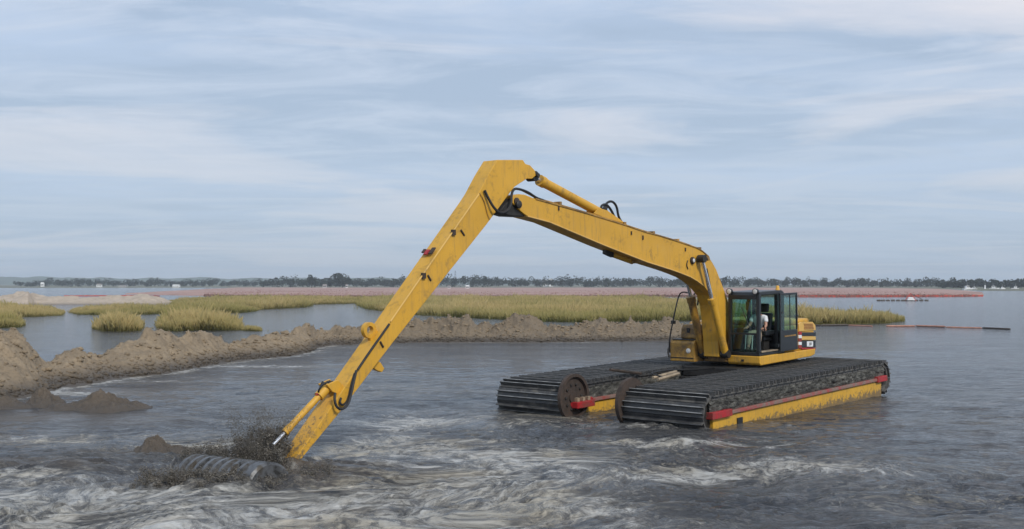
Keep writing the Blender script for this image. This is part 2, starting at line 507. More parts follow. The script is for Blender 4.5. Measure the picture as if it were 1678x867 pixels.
for (px, py, sx, sy, a) in [
        (120, 835, 4.0, 1.6, 1.15), (330, 850, 3.2, 1.5, 1.1), (60, 780, 2.5, 1.2, .7), (540, 830, 2.2, 1.6, .9), (230, 815, 3.0, .8, .8),
        (800, 800, 2.6, 3.0, .85), (930, 830, 1.6, 1.6, .9), (640, 700, 1.8, 2.0, .6), (760, 690, 2.8, 1.6, .75), (900, 690, 2.5, 1.0, .75),
        (1130, 780, 2.0, .9, 1.1), (1230, 770, 1.6, 1.0, .8), (1300, 760, 1.4, 1.4, .45), (1100, 725, 3.0, .9, .65), (1010, 700, 2.2, .7, .7),
        (700, 850, 2.2, 1.5, .85), (1060, 860, 1.6, .8, .5), (500, 780, 1.4, 1.0, .7), (1430, 800, 2.2, 1.6, .35), (420, 690, 2.5, 1.2, .35),
        (60, 720, 3.0, .9, .5), (330, 735, 2.2, .6, .45), (620, 640, 5, 2.4, .35), (1500, 850, 3, 1.5, .25),
        (250, 625, 3.0, .8, .7), (130, 645, 2.2, .7, .9), (420, 600, 4.0, 1.2, .8), (620, 570, 6, 1.5, .6), (900, 568, 9, 1.2, .7), (350, 620, 3.0, .9, .6), (700, 740, 2.5, 2.0, .8), (860, 760, 2.2, 2.0, .8), (600, 790, 2, 1.5, .7), (980, 790, 1.6, 1.4, .7), (1380, 770, 2.4, 1.2, .6), (1470, 820, 2.4, 1.2, .5)]:
    foam = np.maximum(foam, a * blob(px, py, sx, sy))
foam = np.clip(foam + 0.30 * near * (1 + 1.2 * fbm(Xg * .12, Yg * .2, 3)), 0, 1.2)
for (px, py, sx, sy, a) in [(380, 790, 3.0, 1.3, 1.0), (150, 760, 4.5, 1.4, .75), (470, 770, 1.8, 1.4, .9), (560, 820, 2.6, 1.4, .6), (850, 730, 4.0, 2.5, .45), (1180, 770, 2.8, 1.8, .55), (300, 740, 3.5, 1.0, .6), (1020, 700, 3, 1.2, .5), (1400, 800, 4, 3, .40), (100, 850, 4, 1.5, .7), (700, 800, 4, 2.5, .6), (1000, 830, 4, 2, .5)]:
    churn = np.maximum(churn, a * blob(px, py, sx, sy))
for (px, py, sx, sy, a) in [(90, 682, 2.6, 1.3, .9), (10, 680, 2.0, 1.2, .8), (370, 785, 2.2, 0.8, .95), (470, 775, 1.0, .7, .8), (260, 745, 1.5, .5, .7), (60, 765, 3.0, .5, .6), (200, 690, 1.8, .9, .7), (560, 770, 1.5, .5, .5), (140, 640, 3, 1.0, .6), (1000, 690, 3, .6, .4)]:
    mud = np.maximum(mud, a * blob(px, py, sx, sy))
gb_ = np.array([[*ground(x_, y_)[:2]] for x_, y_ in zip(np.linspace(-200, 1150, 500), np.interp(np.linspace(-200, 1150, 500), [0, 60, 100, 200, 280, 330, 400, 480, 508, 520, 545, 620, 700, 900, 1095], [656, 648, 636, 620, 611, 601, 591, 583, 577, 570, 566, 563, 561, 561, 559]))])
sel = (Yg > 28) & (Yg < 75)
dmin = np.full(Xg.shape, 9.0); pts_ = np.stack([Xg[sel], Yg[sel]], 1); best = np.full(len(pts_), 99.0)
for q in gb_[::2]: best = np.minimum(best, np.hypot(pts_[:, 0] - q[0], (pts_[:, 1] - q[1])))
dmin[sel] = best
foam = np.maximum(foam, 0.95 * np.exp(-(dmin / .9) ** 2))
foam *= 1 - 0.75 * np.clip(mud, 0, 1) * (Yg < 30)
chop = fbm(EX * 0.50, EY * 1.15, 4, 0.5) * 0.070 + ridged(EX * .8 + 4, EY * 1.7, 4, 0.5) * 0.028
swirl = fbm(EX * 0.25 + 5, EY * 0.45, 2) * 0.05
lump = ridged(EX * 1.1, EY * 1.9, 4, 0.55) * 0.085 + fbm(EX * 1.8, EY * 2.8, 4, .55) * 0.06
Zg = near * (chop * 0.8 + swirl) + np.clip(churn, 0, 1) * lump * (Yg < 45)
for (px, py, sx, sy, a) in [(335, 768, .75, .40, .24), (300, 796, 1.0, .22, .13), (400, 800, .9, .20, .10), (430, 775, .6, .5, .18), (500, 778, .8, .5, .09), (60, 765, 2.0, .35, .05), (200, 752, 2.2, .3, .06)]:
    Zg += a * blob(px, py, sx, sy) * (0.6 + 0.5 * fbm(Xg * 2.2, Yg * 2.2, 3))
Zg[Yg < 9] = 0
Zg -= 0.02
W = np.stack([Xg.ravel(), Yg.ravel(), Zg.ravel()], 1)
o = np_mesh('water', W, grid_faces(len(rowsY), ncol)[:, ::-1] if False else grid_faces(len(rowsY), ncol), M['water'], True,
            attrs={'eddy': np.stack([EX.ravel(), EY.ravel(), np.zeros(EX.size)], 1), 'foam': foam.ravel(), 'mud': np.clip(mud, 0, 1).ravel(), 'churn': np.clip(churn, 0, 1).ravel()})
tag(o, 'grey silty water with pale foam swirls', 'water', kind='structure')

# ---------------------------------------------------------------- sand berm
def sand_mat(name, dry, wet, wet_z):
    k = NB(name)
    pos = k.geo.outputs['Position']
    n = k.noise(0.8, 8, 0.65, 0.4, src=pos)
    n2 = k.noise(5.5, 7, 0.7, 0.3, src=pos)
    sep = k.n.new('ShaderNodeSeparateXYZ'); k.l.new(pos, sep.inputs[0])
    wetf = k.math('ADD', sep.outputs['Z'], k.math('MULTIPLY', k.math('SUBTRACT', n, 0.5), 0.55))
    wetf = k.ramp(wetf, [(max(0.0, wet_z - .12), 1.0), (wet_z + .25, 0.0)])
    wetf = k.math('MAXIMUM', wetf, k.math('MULTIPLY', k.attr('wet').outputs['Fac'], k.ramp(n, [(0.38, 0.95), (0.66, 0.35)])))
    d = k.ramp(n2, [(0.30, tuple(c * .55 for c in dry)), (0.46, dry), (0.70, tuple(c * 1.3 for c in dry))])
    d = k.mix(k.ramp(n, [(0.42, 0.0), (0.62, 0.55)]), d, tuple(c * .62 for c in dry))
    k.set(color=k.mix(wetf, d, wet), rough=k.math('SUBTRACT', 0.92, k.math('MULTIPLY', wetf, 0.35)))
    k.bump(k.math('ADD', n2, k.math('MULTIPLY', k.noise(24, 4, .6, src=pos), .35)), 0.8, 0.12)
    return k.m
M['sand'] = sand_mat('dredged_sand', (0.285, 0.218, 0.142), (0.078, 0.061, 0.043), 0.24)
M['sand_far'] = sand_mat('pale_sand', (0.44, 0.36, 0.28), (0.22, 0.18, 0.14), 0.10)
M['mud'] = sand_mat('wet_mud', (0.125, 0.098, 0.072), (0.075, 0.062, 0.05), 0.14)

base_px = [(-330, 700), (-200, 684), (-90, 668), (0, 656), (60, 648), (100, 636), (200, 620), (280, 611), (330, 601), (400, 591), (480, 583), (508, 577), (520, 570), (545, 566), (620, 563), (700, 561), (900, 561), (1095, 559), (1180, 557), (1260, 553)]
crest_px = [(-330, 560), (-200, 556), (-90, 548), (0, 543), (25, 546), (45, 560), (70, 580), (85, 581), (110, 567), (130, 562), (160, 571), (190, 561), (215, 556), (235, 546), (260, 539), (290, 547), (330, 544), (350, 551), (375, 563), (400, 556), (420, 546), (460, 538), (490, 531), (540, 534), (560, 530), (600, 531), (650, 527), (690, 521), (720, 526), (760, 522), (800, 528), (860, 522), (900, 531), (930, 529), (985, 525), (1010, 532), (1030, 525), (1090, 525), (1130, 529), (1260, 540)]
nt, nv_ = 900, 84
tx = np.linspace(-330, 1260, nt)
by = np.interp(tx, *zip(*base_px)); cy = np.interp(tx, *zip(*crest_px))
G = np.array([[*ground(x, y)[:2]] for x, y in zip(tx, by)])
rad = np.linalg.norm(G, axis=1)
dirs = G / rad[:, None]
dcrest = np.interp(tx, [-330, 0, 200, 400, 500, 560, 1260], [4.2, 4.6, 4.4, 4.0, 4.4, 3.4, 3.0])
YC = (G + dirs * dcrest[:, None])[:, 1]
hc = CAMH - (cy - HZ) / F * YC
ker = np.ones(61) / 61
hs = np.convolve(np.pad(hc, 30, mode='edge'), ker, 'valid')
hc = hc + np.interp(tx, [300, 480], [.30, .15]) * (hc - hs) + np.interp(tx, [-330, 40, 70, 200], [.16, .16, -.16, 0])
vv = np.linspace(-0.28, 2.15, nv_)
T, V = np.meshgrid(np.arange(nt), vv, indexing='ij')
prof = np.where(V < 1, np.clip(V, -1, 1) * (0.62 + 0.38 * np.clip(V, 0, 1)), np.maximum(0, 1 - (V - 1) ** 2 * 0.25 - (V - 1) * .85))
prof = np.where(V < 0, V * 0.8, prof)
prof = np.where(V > 1, 1 - (V - 1) * 1.15, prof)
XY = G[T] + dirs[T] * (V * dcrest[T])[..., None]
BX, BY = XY[..., 0], XY[..., 1]
BZ = prof * hc[T]
amp = np.clip(prof, 0, 1) * 0.9 + 0.12
edge = np.exp(-((V - 1) / .35) ** 2)
BZ = BZ + (0.15 * fbm(BX * .55, BY * .55, 4) + 0.10 * ridged(BX * 1.0, BY * 1.0, 4, .6) - .07) * amp * np.clip(hc[T], .5, 1.3) * np.interp(tx, [300, 600], [.6, 1.0])[T]
far_ = np.clip((BY - 50) / 10, 0, 1)
rough_ = np.clip((np.asarray(tx)[T] - 380) / 200, .38, 1) + .5 * np.exp(-(V / .22) ** 2)
run = T * .030 + 1.0 * V + .5 * fbm(BX * .5, BY * .5, 2)                       # slumps and gullies slant down the slope
BZ = BZ - (0.17 + .13 * far_) * np.clip(ridged(run * 1.3, V * .55, 3) - .15, 0, 1.2) * amp
clod = np.clip(fbm(BX * 2.6 + 7, BY * 2.6, 3, .6), 0, 1)
BZ = BZ + rough_ * (0.13 + .10 * far_) * clod * amp + rough_ * 0.05 * np.clip(noise2(BX * 6.5, BY * 6.5) - .1, 0, 1) * amp
BZ = BZ + 0.10 * np.clip(fbm(BX * 1.4 + 3, BY * 1.4, 4, .6), -.3, 1) * edge
o = np_mesh('sand_berm', np.stack([BX.ravel(), BY.ravel(), BZ.ravel()], 1), grid_faces(nt, nv_), M['sand'], True, attrs={'wet': np.interp(tx, [480, 545, 620, 1260], [0, .30, .62, .70])[T].ravel()})
tag(o, 'long ridge of dredged brown sand beside the water', 'sand bank', kind='structure')
ico = bmesh.new(); bmesh.ops.create_icosphere(ico, subdivisions=1, radius=1)
IV = np.array([v.co[:] for v in ico.verts]); IF = np.array([[v.index for v in f.verts] for f in ico.faces]); ico.free()
def lumps(name, C, S, mat, label, cat, flat=.7):
    n = len(C)
    v = IV[None] * rng.uniform(.55, 1.35, (n, len(IV), 1)) * S[:, None, None] * np.array([1.25, 1.0, flat])
    f = (IF[None] + (np.arange(n) * len(IV))[:, None, None]).reshape(-1, 3)
    return tag(np_mesh(name, (C[:, None] + v).reshape(-1, 3), f, mat, False), label, cat, kind='stuff')
cand = np.flatnonzero((BZ.ravel() > .03) & (V.ravel() < 1.25) & (T.ravel() > 150))
wgt = 1 + 6 * np.exp(-(BZ.ravel()[cand] / .22) ** 2) + 2.5 * np.clip(fbm(BX.ravel()[cand] * .5, BY.ravel()[cand] * .5, 2), 0, 1)
wgt = wgt * np.interp(tx[T.ravel()[cand]], [250, 560], [.45, 1.0])
pick = rng.choice(cand, 6500, replace=False, p=wgt / wgt.sum())
CL = np.stack([BX.ravel()[pick], BY.ravel()[pick], BZ.ravel()[pick] + .01], 1)
lumps('sand_clods', CL, .02 + .10 * rng.random(6500) ** 4, M['sand'], 'clods of wet sand strewn over the ridge', 'clods')

def mound(name, px, py, rx, ry, h, mat, label, seed=0, n=110, rough=1.0, flat=False):
    g = ground(px, py)
    u = np.linspace(-1.25, 1.25, n); U, V = np.meshgrid(u, u, indexing='ij')
    X = g.x + U * rx; Y = g.y + V * ry
    rr = np.sqrt(U ** 2 + V ** 2) + 0.18 * fbm(U * 1.4 + seed, V * 1.4, 2)
    shape = np.clip(1 - rr, -.3, 1)
    Z = h * (shape * 1.15 - .05)
    Z = Z + rough * h * (0.30 * fbm(X * 1.9 + seed, Y * 1.9, 4) + .20 * ridged(X * 3 + seed, Y * 3, 4, .6) + .16 * np.abs(noise2(X * 9, Y * 9)) - .16) * np.clip(shape + .25, 0, 1)
    Z = np.where(rr > 1.1, -0.12, Z)
    o = np_mesh(name, np.stack([X.ravel(), Y.ravel(), Z.ravel()], 1), grid_faces(n, n), mat, True)
    return tag(o, label, 'mound', kind='structure')
mound('mud_mound', 162, 670, 1.35, .9, .40, M['mud'], 'dark wet mud heap rising from the water by the sand ridge', 1, 70)
mound('mud_mound', 72, 664, .62, .6, .36, M['mud'], 'small dark wet mud heap by the sand ridge', 5)
mound('mud_mound', 8, 668, .8, .6, .26, M['mud'], 'low dark mud heap at the foot of the sand ridge', 9)
mound('mud_mound', 250, 742, .46, .42, .29, M['mud'], 'lone pointed mud heap standing in the churned water', 13)
mound('mud_mound', 108, 672, .75, .35, .12, M['mud'], 'low wet saddle joining two dark mud heaps', 17)
mound('mud_mound', 290, 741, .5, .3, .13, M['mud'], 'low mud hump in the churned water', 21)

# ---------------------------------------------------------------- far flats, marsh ground, hills
def in_poly(x, y, poly):
    inside = np.zeros(len(x), bool); n = len(poly); j = n - 1
    for i in range(n):
        xi, yi = poly[i]; xj, yj = poly[j]
        c = ((yi > y) != (yj > y)) & (x < (xj - xi) * (y - yi) / (yj - yi + 1e-12) + xi)
        inside ^= c; j = i
    return inside
k = NB('pink_salt_flat')
pos = k.geo.outputs['Position']
n = k.noise(0.05, 7, 0.65, 0.5, src=pos, st=(.35, 1, 1))
k.set(color=k.ramp(n, [(0.3, (0.20, 0.13, 0.10)), (0.5, (0.36, 0.215, 0.18)), (0.7, (0.42, 0.30, 0.25))]), rough=0.95)
M['flat'] = k.m
k = NB('marsh_soil')
n = k.noise(0.3, 6, 0.6, src=k.geo.outputs['Position'])
k.set(color=k.ramp(n, [(0.3, (0.13, 0.115, 0.04)), (0.7, (0.22, 0.18, 0.07))]), rough=0.95)
M['marsh'] = k.m
M['shore'] = plain('far_shore_soil', (0.12, 0.12, 0.075), 0.95, 0, 0.3, 0.02)
M['hill'] = plain('wooded_hill', (0.05, 0.08, 0.04), 0.95, 0, 0.3, 0.01)

def sheet(name, near_px, far_pts, z0, z1, mat, label, steps=14, n=160, wob=.12):
    """land between a near edge (pixels on the water) and a far edge (x pixel, distance)"""
    nx = np.array([p[0] for p in near_px], float); ny = np.array([p[1] for p in near_px], float)
    xs = np.linspace(nx[0], nx[-1], n)
    A = np.array([[*ground(x, y)[:2]] for x, y in zip(xs, np.interp(xs, nx, ny))])
    fx = np.linspace(far_pts[0][0], far_pts[-1][0], n)
    fY = np.interp(fx, [p[0] for p in far_pts], [p[1] for p in far_pts])
    B = np.stack([(fx - PW / 2) / F * fY, fY], 1)
    t = np.linspace(0, 1, steps) ** 1.6
    XY = A[None] * (1 - t[:, None, None]) + B[None] * t[:, None, None]
    Z = z0 + (z1 - z0) * t[:, None] + wob * fbm(XY[..., 0] * .08, XY[..., 1] * .03, 3)
    Z[0] = -0.3
    XYZ = np.stack([XY[..., 0].ravel(), XY[..., 1].ravel(), Z.ravel()], 1)
    o = np_mesh(name, XYZ, grid_faces(steps, n), mat, True)
    return tag(o, label, 'land', kind='structure')
flat_near = [(200, 482.5), (300, 484.5), (430, 486.5), (640, 487.5), (900, 487), (1040, 485.5), (1110, 486), (1310, 485.6), (1450, 485.2), (1560, 484.8), (1612, 484.6)]
sheet('salt_flat', flat_near, [(390, 1000), (1400, 900), (1530, 700), (1609, 400)], .35, .5, M['flat'], 'flat pinkish tan salt flat beyond the marsh')
far_y = 1050
sheet('far_shore', [(-900, 471.9), (0, 471.9), (420, 471.6)], [(-900, 3200), (420, 3200)], .3, 2.0, M['shore'], 'low green brown shore far across the water', n=60)
sheet('far_shore', [(380, 471.4), (1400, 471.6), (1560, 474), (1600, 477), (2700, 477)], [(380, 3200), (2700, 3200)], .3, 2.0, M['shore'], 'low shore under the distant tree line', n=80)
# hills
hx = np.linspace(-2600, 900, 220)
hh_ = 24 + 7 * fbm(hx * .0016, hx * 0 + 2, 4) + 5 * fbm(hx * .012, hx * 0 + 9, 3)
hh_ *= np.interp(hx, [-2600, -400, 300, 900], [1.0, .95, .55, .15])
pr = [(3300, -.5), (3420, .55), (3600, 1.0), (3800, .8), (4000, -.5)]
HV = np.array([[x, y, 1 + s_ * h_] for (y, s_) in pr for x, h_ in zip(hx, hh_)])
tag(np_mesh('hills', HV, grid_faces(len(pr), len(hx)), M['hill'], True), 'faint blue hills on the horizon', 'hills', kind='structure')
# pale sand heaps beyond the left lagoon
def ridge(name, pts, depth, mat, label, jag=.25):
    xs = np.linspace(pts[0][0], pts[-1][0], 260)
    b = np.interp(xs, [p[0] for p in pts], [p[1] for p in pts]); c = np.interp(xs, [p[0] for p in pts], [p[2] for p in pts])
    A = np.array([[*ground(x, y)[:2]] for x, y in zip(xs, b)])
    d = A / np.linalg.norm(A, axis=1)[:, None]
    t = np.linspace(0, 1, 24)
    XY = A[:, None] + d[:, None] * (t * depth)[None, :, None]
    hz = np.maximum(0.05, CAMH - (c - HZ) / F * (A[:, 1] + depth * .45))
    Z = hz[:, None] * np.sin(np.pi * t)[None] ** .8 - .15
    Z += jag * hz[:, None] * fbm(XY[..., 0] * .35, XY[..., 1] * .35, 4) * np.sin(np.pi * t)[None]
    o = np_mesh(name, np.stack([XY[..., 0].ravel(), XY[..., 1].ravel(), Z.ravel()], 1), grid_faces(260, 24), mat, True)
    return tag(o, label, 'sand bank', kind='structure')
ridge('sand_heap', [(-200, 501, 484), (0, 500, 483), (20, 500, 482), (45, 500, 478), (60, 499, 483), (100, 499, 485), (150, 499, 486), (180, 499, 483.5), (205, 499, 485), (230, 499, 482), (255, 499, 484), (285, 498, 494)], 18, M['sand_far'], 'pale sand heaps beyond the grassy islands')

# ---------------------------------------------------------------- marsh grass
k = NB('grass_blades')
ca = k.attr('Col').outputs['Color']
k.set(color=ca, rough=0.8, spec=0.1)
tl = k.n.new('ShaderNodeBsdfTranslucent'); k.l.new(ca, tl.inputs[0])
mxs = k.n.new('ShaderNodeMixShader'); mxs.inputs[0].default_value = .42
k.l.new(k.b.outputs[0], mxs.inputs[1]); k.l.new(tl.outputs[0], mxs.inputs[2]); k.l.new(mxs.outputs[0], k.n['Material Output'].inputs[0])
M['grass'] = k.m
def tufts(name, X, Y, Hh, wid, nb, base, tip, label, cat='grass', lean=.26, z0=-.05):
    n = len(X)
    X = np.repeat(X, nb); Y = np.repeat(Y, nb); H = np.repeat(Hh, nb) * rng.uniform(.6, 1.1, n * nb); wd = np.repeat(wid, nb)
    tone = np.repeat(rng.uniform(0, 1, n), nb) * .5 + .5 * rng.uniform(0, 1, n * nb)
    a = rng.uniform(0, 2 * np.pi, n * nb); sp = np.repeat(Hh, nb) * .22
    bx = X + rng.normal(0, 1, n * nb) * sp; by_ = Y + rng.normal(0, 1, n * nb) * sp
    ux, uy = np.cos(a) * wd * .5, np.sin(a) * wd * .5
    la = rng.uniform(0, 2 * np.pi, n * nb); ll = np.abs(rng.normal(0, lean, n * nb)) * H
    tx_, ty_ = bx + np.cos(la) * ll, by_ + np.sin(la) * ll
    v = np.empty((n * nb, 4, 3))
    v[:, 0] = np.stack([bx - ux, by_ - uy, np.full(n * nb, z0)], 1)
    v[:, 1] = np.stack([bx + ux, by_ + uy, np.full(n * nb, z0)], 1)
    v[:, 2] = np.stack([bx * .6 + tx_ * .4 + ux * .8, by_ * .6 + ty_ * .4 + uy * .8, H * .62], 1)
    v[:, 3] = np.stack([tx_, ty_, H], 1)
    f0 = np.arange(n * nb) * 4
    fc = np.concatenate([np.stack([f0, f0 + 1, f0 + 2], 1), np.stack([f0, f0 + 2, f0 + 3], 1)])
    big = np.clip(.5 + 1.1 * fbm(X * .06, Y * .035, 3), 0, 1)
    mixv = np.clip(.5 * tone + .5 * big, 0, 1)[:, None]
    bc = np.array(base[0]) * (1 - mixv) + np.array(base[1]) * mixv
    tcx = np.array(tip[0]) * (1 - mixv) + np.array(tip[1]) * mixv
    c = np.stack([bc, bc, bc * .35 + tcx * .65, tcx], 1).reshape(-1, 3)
    o = np_mesh(name, v.reshape(-1, 3), fc, M['grass'], False, cols=c)
    return tag(o, label, cat, kind='stuff')
def scatter_poly(pxpoly, n, nearbias=1.0, stray=.05):
    """random points in a polygon given in pixels on the ground; even in the picture's x, biased to the near edge in depth"""
    p = np.array(pxpoly, float)
    xs = rng.uniform(p[:, 0].min(), p[:, 0].max(), n * 3); t = rng.uniform(0, 1, n * 3) ** nearbias
    ys = p[:, 1].max() - t * (p[:, 1].max() - p[:, 1].min())
    ok = in_poly(xs, ys, p)
    xs, ys = xs[ok][:n], ys[ok][:n]
    q_ = rng.random(len(xs)) < stray                      # a few stems stray over the rim
    xs = xs + q_ * rng.normal(0, 6, len(xs)); ys = np.maximum(488.5, ys + q_ * rng.normal(0, .8, len(xs)))
    Yw = F * CAMH / (ys - HZ)
    return (xs - PW / 2) / F * Yw, Yw
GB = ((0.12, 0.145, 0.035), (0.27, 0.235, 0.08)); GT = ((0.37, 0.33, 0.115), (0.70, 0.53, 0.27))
field = [(585, 500), (600, 506), (640, 511), (690, 516), (760, 520), (880, 526), (960, 528), (1060, 526), (1130, 525), (1200, 528), (1320, 531), (1400, 531), (1450, 529), (1483, 525.5), (1440, 521), (1330, 519), (1240, 508), (1190, 500), (1110, 493.5), (1040, 491), (900, 489), (760, 488.6), (640, 489), (600, 492)]
X, Y = scatter_poly(field, 62000, 1.0)
hgt = rng.lognormal(-.16, .20, len(X)) * np.clip(.90 + .45 * fbm(X * .10, Y * .06, 4), .4, 1.6)
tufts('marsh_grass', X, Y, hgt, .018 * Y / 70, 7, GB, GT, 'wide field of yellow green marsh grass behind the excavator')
mp_ = [(x, y) for x, y in field]
# soil sheet under the big field
nearE = [(x, y) for x, y in field[:14]]
sheet('marsh_ground', nearE, [(602, 238), (760, 258), (900, 255), (1040, 238), (1190, 176), (1330, 113), (1470, 102)], .04, .08, M['marsh'], 'soft ground under the marsh grass', 30, 160, .02)
def island(poly, n, label, h=1.0, wob=.45):
    X, Y = scatter_poly(poly, n)
    hg = np.clip(h * (1 + wob * fbm(X * .28, Y * .2, 4)), .3, 2)
    p = np.array(poly); cxp = (p[:, 0].min() + p[:, 0].max()) / 2; hw = (p[:, 0].max() - p[:, 0].min()) / 2
    u = np.abs((X / Y * F + PW / 2) - cxp) / hw
    hg = hg * rng.lognormal(-.32, .24, len(hg))
    hg = hg * np.clip(1.12 - .70 * u ** 2.2, .3, 1.12)          # lower towards the rim
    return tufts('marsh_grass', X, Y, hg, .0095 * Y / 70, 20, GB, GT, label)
island([(152, 538), (165, 541), (200, 543), (228, 541.5), (234, 537), (226, 530), (200, 528), (175, 531)], 1700, 'small tawny grass island in the open lagoon', .88)
island([(258, 537), (264, 541), (290, 542), (330, 540.5), (370, 541), (396, 540), (399, 536), (370, 528), (330, 525), (290, 527), (262, 530)], 3000, 'twin humped tawny grass island beside the sand ridge', 1.0, .6)
island([(-60, 536), (0, 537), (30, 536), (41, 533), (28, 528), (-20, 526), (-60, 527)], 1400, 'short grass island at the end of the pale sand heaps', .85)
island([(-60, 518), (20, 519), (70, 518.5), (100, 517), (107, 512), (80, 506), (0, 505), (-60, 506)], 2600, 'broad grass island in front of the pale sand heaps', .72)
island([(113, 512), (130, 515.5), (180, 516), (240, 515), (300, 513.5), (330, 510), (290, 505), (220, 504), (150, 505), (120, 507)], 3000, 'long low green grass island before the pale sand heaps', .62)
island([(250, 511), (300, 515), (350, 513), (400, 512), (425, 509), (430, 504), (380, 501), (300, 503)], 2400, 'ochre grass island touching the twin humped one', .9)
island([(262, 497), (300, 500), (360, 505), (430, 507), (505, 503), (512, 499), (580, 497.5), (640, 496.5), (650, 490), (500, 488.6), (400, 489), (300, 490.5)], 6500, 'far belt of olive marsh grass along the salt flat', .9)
island([(395, 541), (430, 542.5), (428, 539.5), (400, 538.5)], 250, 'thin strip of grass by the sand ridge', .3)
# low pink plants of the salt flat
xs = rng.uniform(335, 1605, 26000); t = rng.uniform(0, 1, 26000)
ys = np.interp(xs, [p[0] for p in flat_near], [p[1] for p in flat_near]) - .3 - t * 12.5
keep = ys > np.interp(xs, [335, 1380, 1500, 1606], [472.5, 473, 476.5, 484])
xs, ys = xs[keep], ys[keep]
Yw = F * (CAMH - .35) / (ys - HZ); Xw = (xs - PW / 2) / F * Yw
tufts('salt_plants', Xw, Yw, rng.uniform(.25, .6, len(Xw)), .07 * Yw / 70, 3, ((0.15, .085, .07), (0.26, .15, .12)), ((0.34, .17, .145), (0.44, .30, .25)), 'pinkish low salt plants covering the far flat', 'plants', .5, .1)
# dark reeds along the flat's water edge
xs = rng.uniform(335, 1600, 7000)
ys = np.interp(xs, [p[0] for p in flat_near], [p[1] for p in flat_near]) - rng.uniform(0, .9, 7000)
Yw = F * CAMH / (ys - HZ); Xw = (xs - PW / 2) / F * Yw
tufts('shore_plants', Xw, Yw, rng.uniform(.25, .5, len(Xw)), .07 * Yw / 70, 3, ((0.06, .045, .04), (0.09, .07, .05)), ((0.10, .075, .055), (0.16, .10, .08)), 'dark fringe of plants along the edge of the salt flat', 'plants', .4)

# ---------------------------------------------------------------- far trees
k = NB('far_leaves')
k.set(color=k.attr('Col').outputs['Color'], rough=0.85, spec=0.1)
M['leaves'] = k.m
M['bark'] = plain('bark', (0.06, 0.045, 0.03), 0.9)
def leaf_cloud(cx, cy, z0, rx, rz, n, size, seed):
    """leaf clumps in several uneven lobes; returns verts, faces, colours"""
    g = np.random.default_rng(seed)
    L = g.integers(4, 8)
    lx = g.uniform(-.62, .62, L) * rx; ly = g.uniform(-.5, .5, L) * rx; lz = g.uniform(.30, .80, L) * rz; lr = g.uniform(.32, .55, L)
    w = g.integers(0, L, n)
    d = g.normal(0, 1, (n, 3)); d /= np.linalg.norm(d, axis=1)[:, None]
    rad_ = g.uniform(.55, 1.0, n) ** .5
    c = np.stack([cx + lx[w] + d[:, 0] * rad_ * lr[w] * rx, cy + ly[w] + d[:, 1] * rad_ * lr[w] * rx, z0 + lz[w] + d[:, 2] * rad_ * lr[w] * rz * .75], 1)
    c[:, 2] = np.maximum(c[:, 2], z0 + .05 * rz)
    a = g.normal(0, 1, (n, 3)); a /= np.linalg.norm(a, axis=1)[:, None]
    b = np.cross(a, g.normal(0, 1, (n, 3))); b /= np.linalg.norm(b, axis=1)[:, None]
    s_ = size * g.uniform(.6, 1.4, n)[:, None]
    v = np.stack([c - a * s_, c + b * s_ * .7, c + a * s_, c - b * s_ * .7], 1).reshape(-1, 3)
    f = np.arange(4 * n).reshape(n, 4)
    col = np.array((0.020, 0.030, 0.015)) * g.uniform(.5, 1.5, (n, 1)) * np.array([1 + .25 * g.random(), 1, 1])
    return v, f, np.repeat(col, 4, 0)
def tree_thing(px, Y, w, h, label, seed):
    x = at_depth(px, Y)
    t = empty('tree', (x, Y, .3)); tag(t, label, 'tree', 'trees standing out of the far tree line')
    mb = MB(); mb.tube((0, 0, -.3), (0, 0, h * .45), h * .035, h * .02, 8)
    for a in range(4):
        q = a * 1.7 + seed
        mb.tube((0, 0, h * (.25 + .05 * a)), (math.cos(q) * w * .28, math.sin(q) * w * .28, h * (.5 + .07 * a)), h * .014, h * .006, 6)
    mb.build('trunk', M['bark'], t)
    v, f, c = leaf_cloud(0, 0, h * .08, w * .5, h * .95, 1500, h * .05, seed)
    o = np_mesh('crown', v, f, M['leaves'], cols=c); o.parent = t
tree_thing(561, 930, 23, 12.0, 'tallest broad dark tree in the distant tree line', 3)
tree_thing(511, 940, 10, 10.5, 'round dark tree standing above the distant scrub', 8)
tree_thing(541, 935, 4.5, 7.5, 'slim small tree beside the tallest broad tree', 12)
VV, FF, CC = [], [], []; off = 0
def top_px(x):
    return np.interp(x, [-200, 40, 90, 130, 200, 300, 450, 470, 600, 640, 730, 900, 1180, 1400, 1560, 1678, 1900], [463, 463, 461, 461, 462.5, 461.5, 460.5, 458, 460, 458.5, 457, 458, 459, 460, 460.5, 464, 464])
g = np.random.default_rng(21)
x = -250.0
i = 0
while x < 1950:
    layer = i % 3
    Yt = {0: 1060, 1: 1180, 2: 1330}[layer] + g.uniform(-30, 30)
    if x < 430: Yt += 250
    if x > 1540: Yt = g.uniform(820, 900)
    if 60 < x < 430 or x > 30:
        tp = top_px(x) - 1.3 + g.uniform(-1.8, 2.6)
        h = max(2.5, height(tp, Yt)) 
        w = g.uniform(.9, 1.9) * h
        v, f, c = leaf_cloud(at_depth(x, Yt), Yt, .5, w * .6, h * g.uniform(.8, 1.25), 240, .70, 100 + i)
        VV.append(v); FF.append(f + off); CC.append(c); off += len(v)
    x += g.uniform(2.5, 7.0)
    i += 1
o = np_mesh('far_woods', np.concatenate(VV), np.concatenate(FF), M['leaves'], cols=np.concatenate(CC))
tag(o, 'distant dark tree line along the whole horizon', 'trees', kind='stuff')
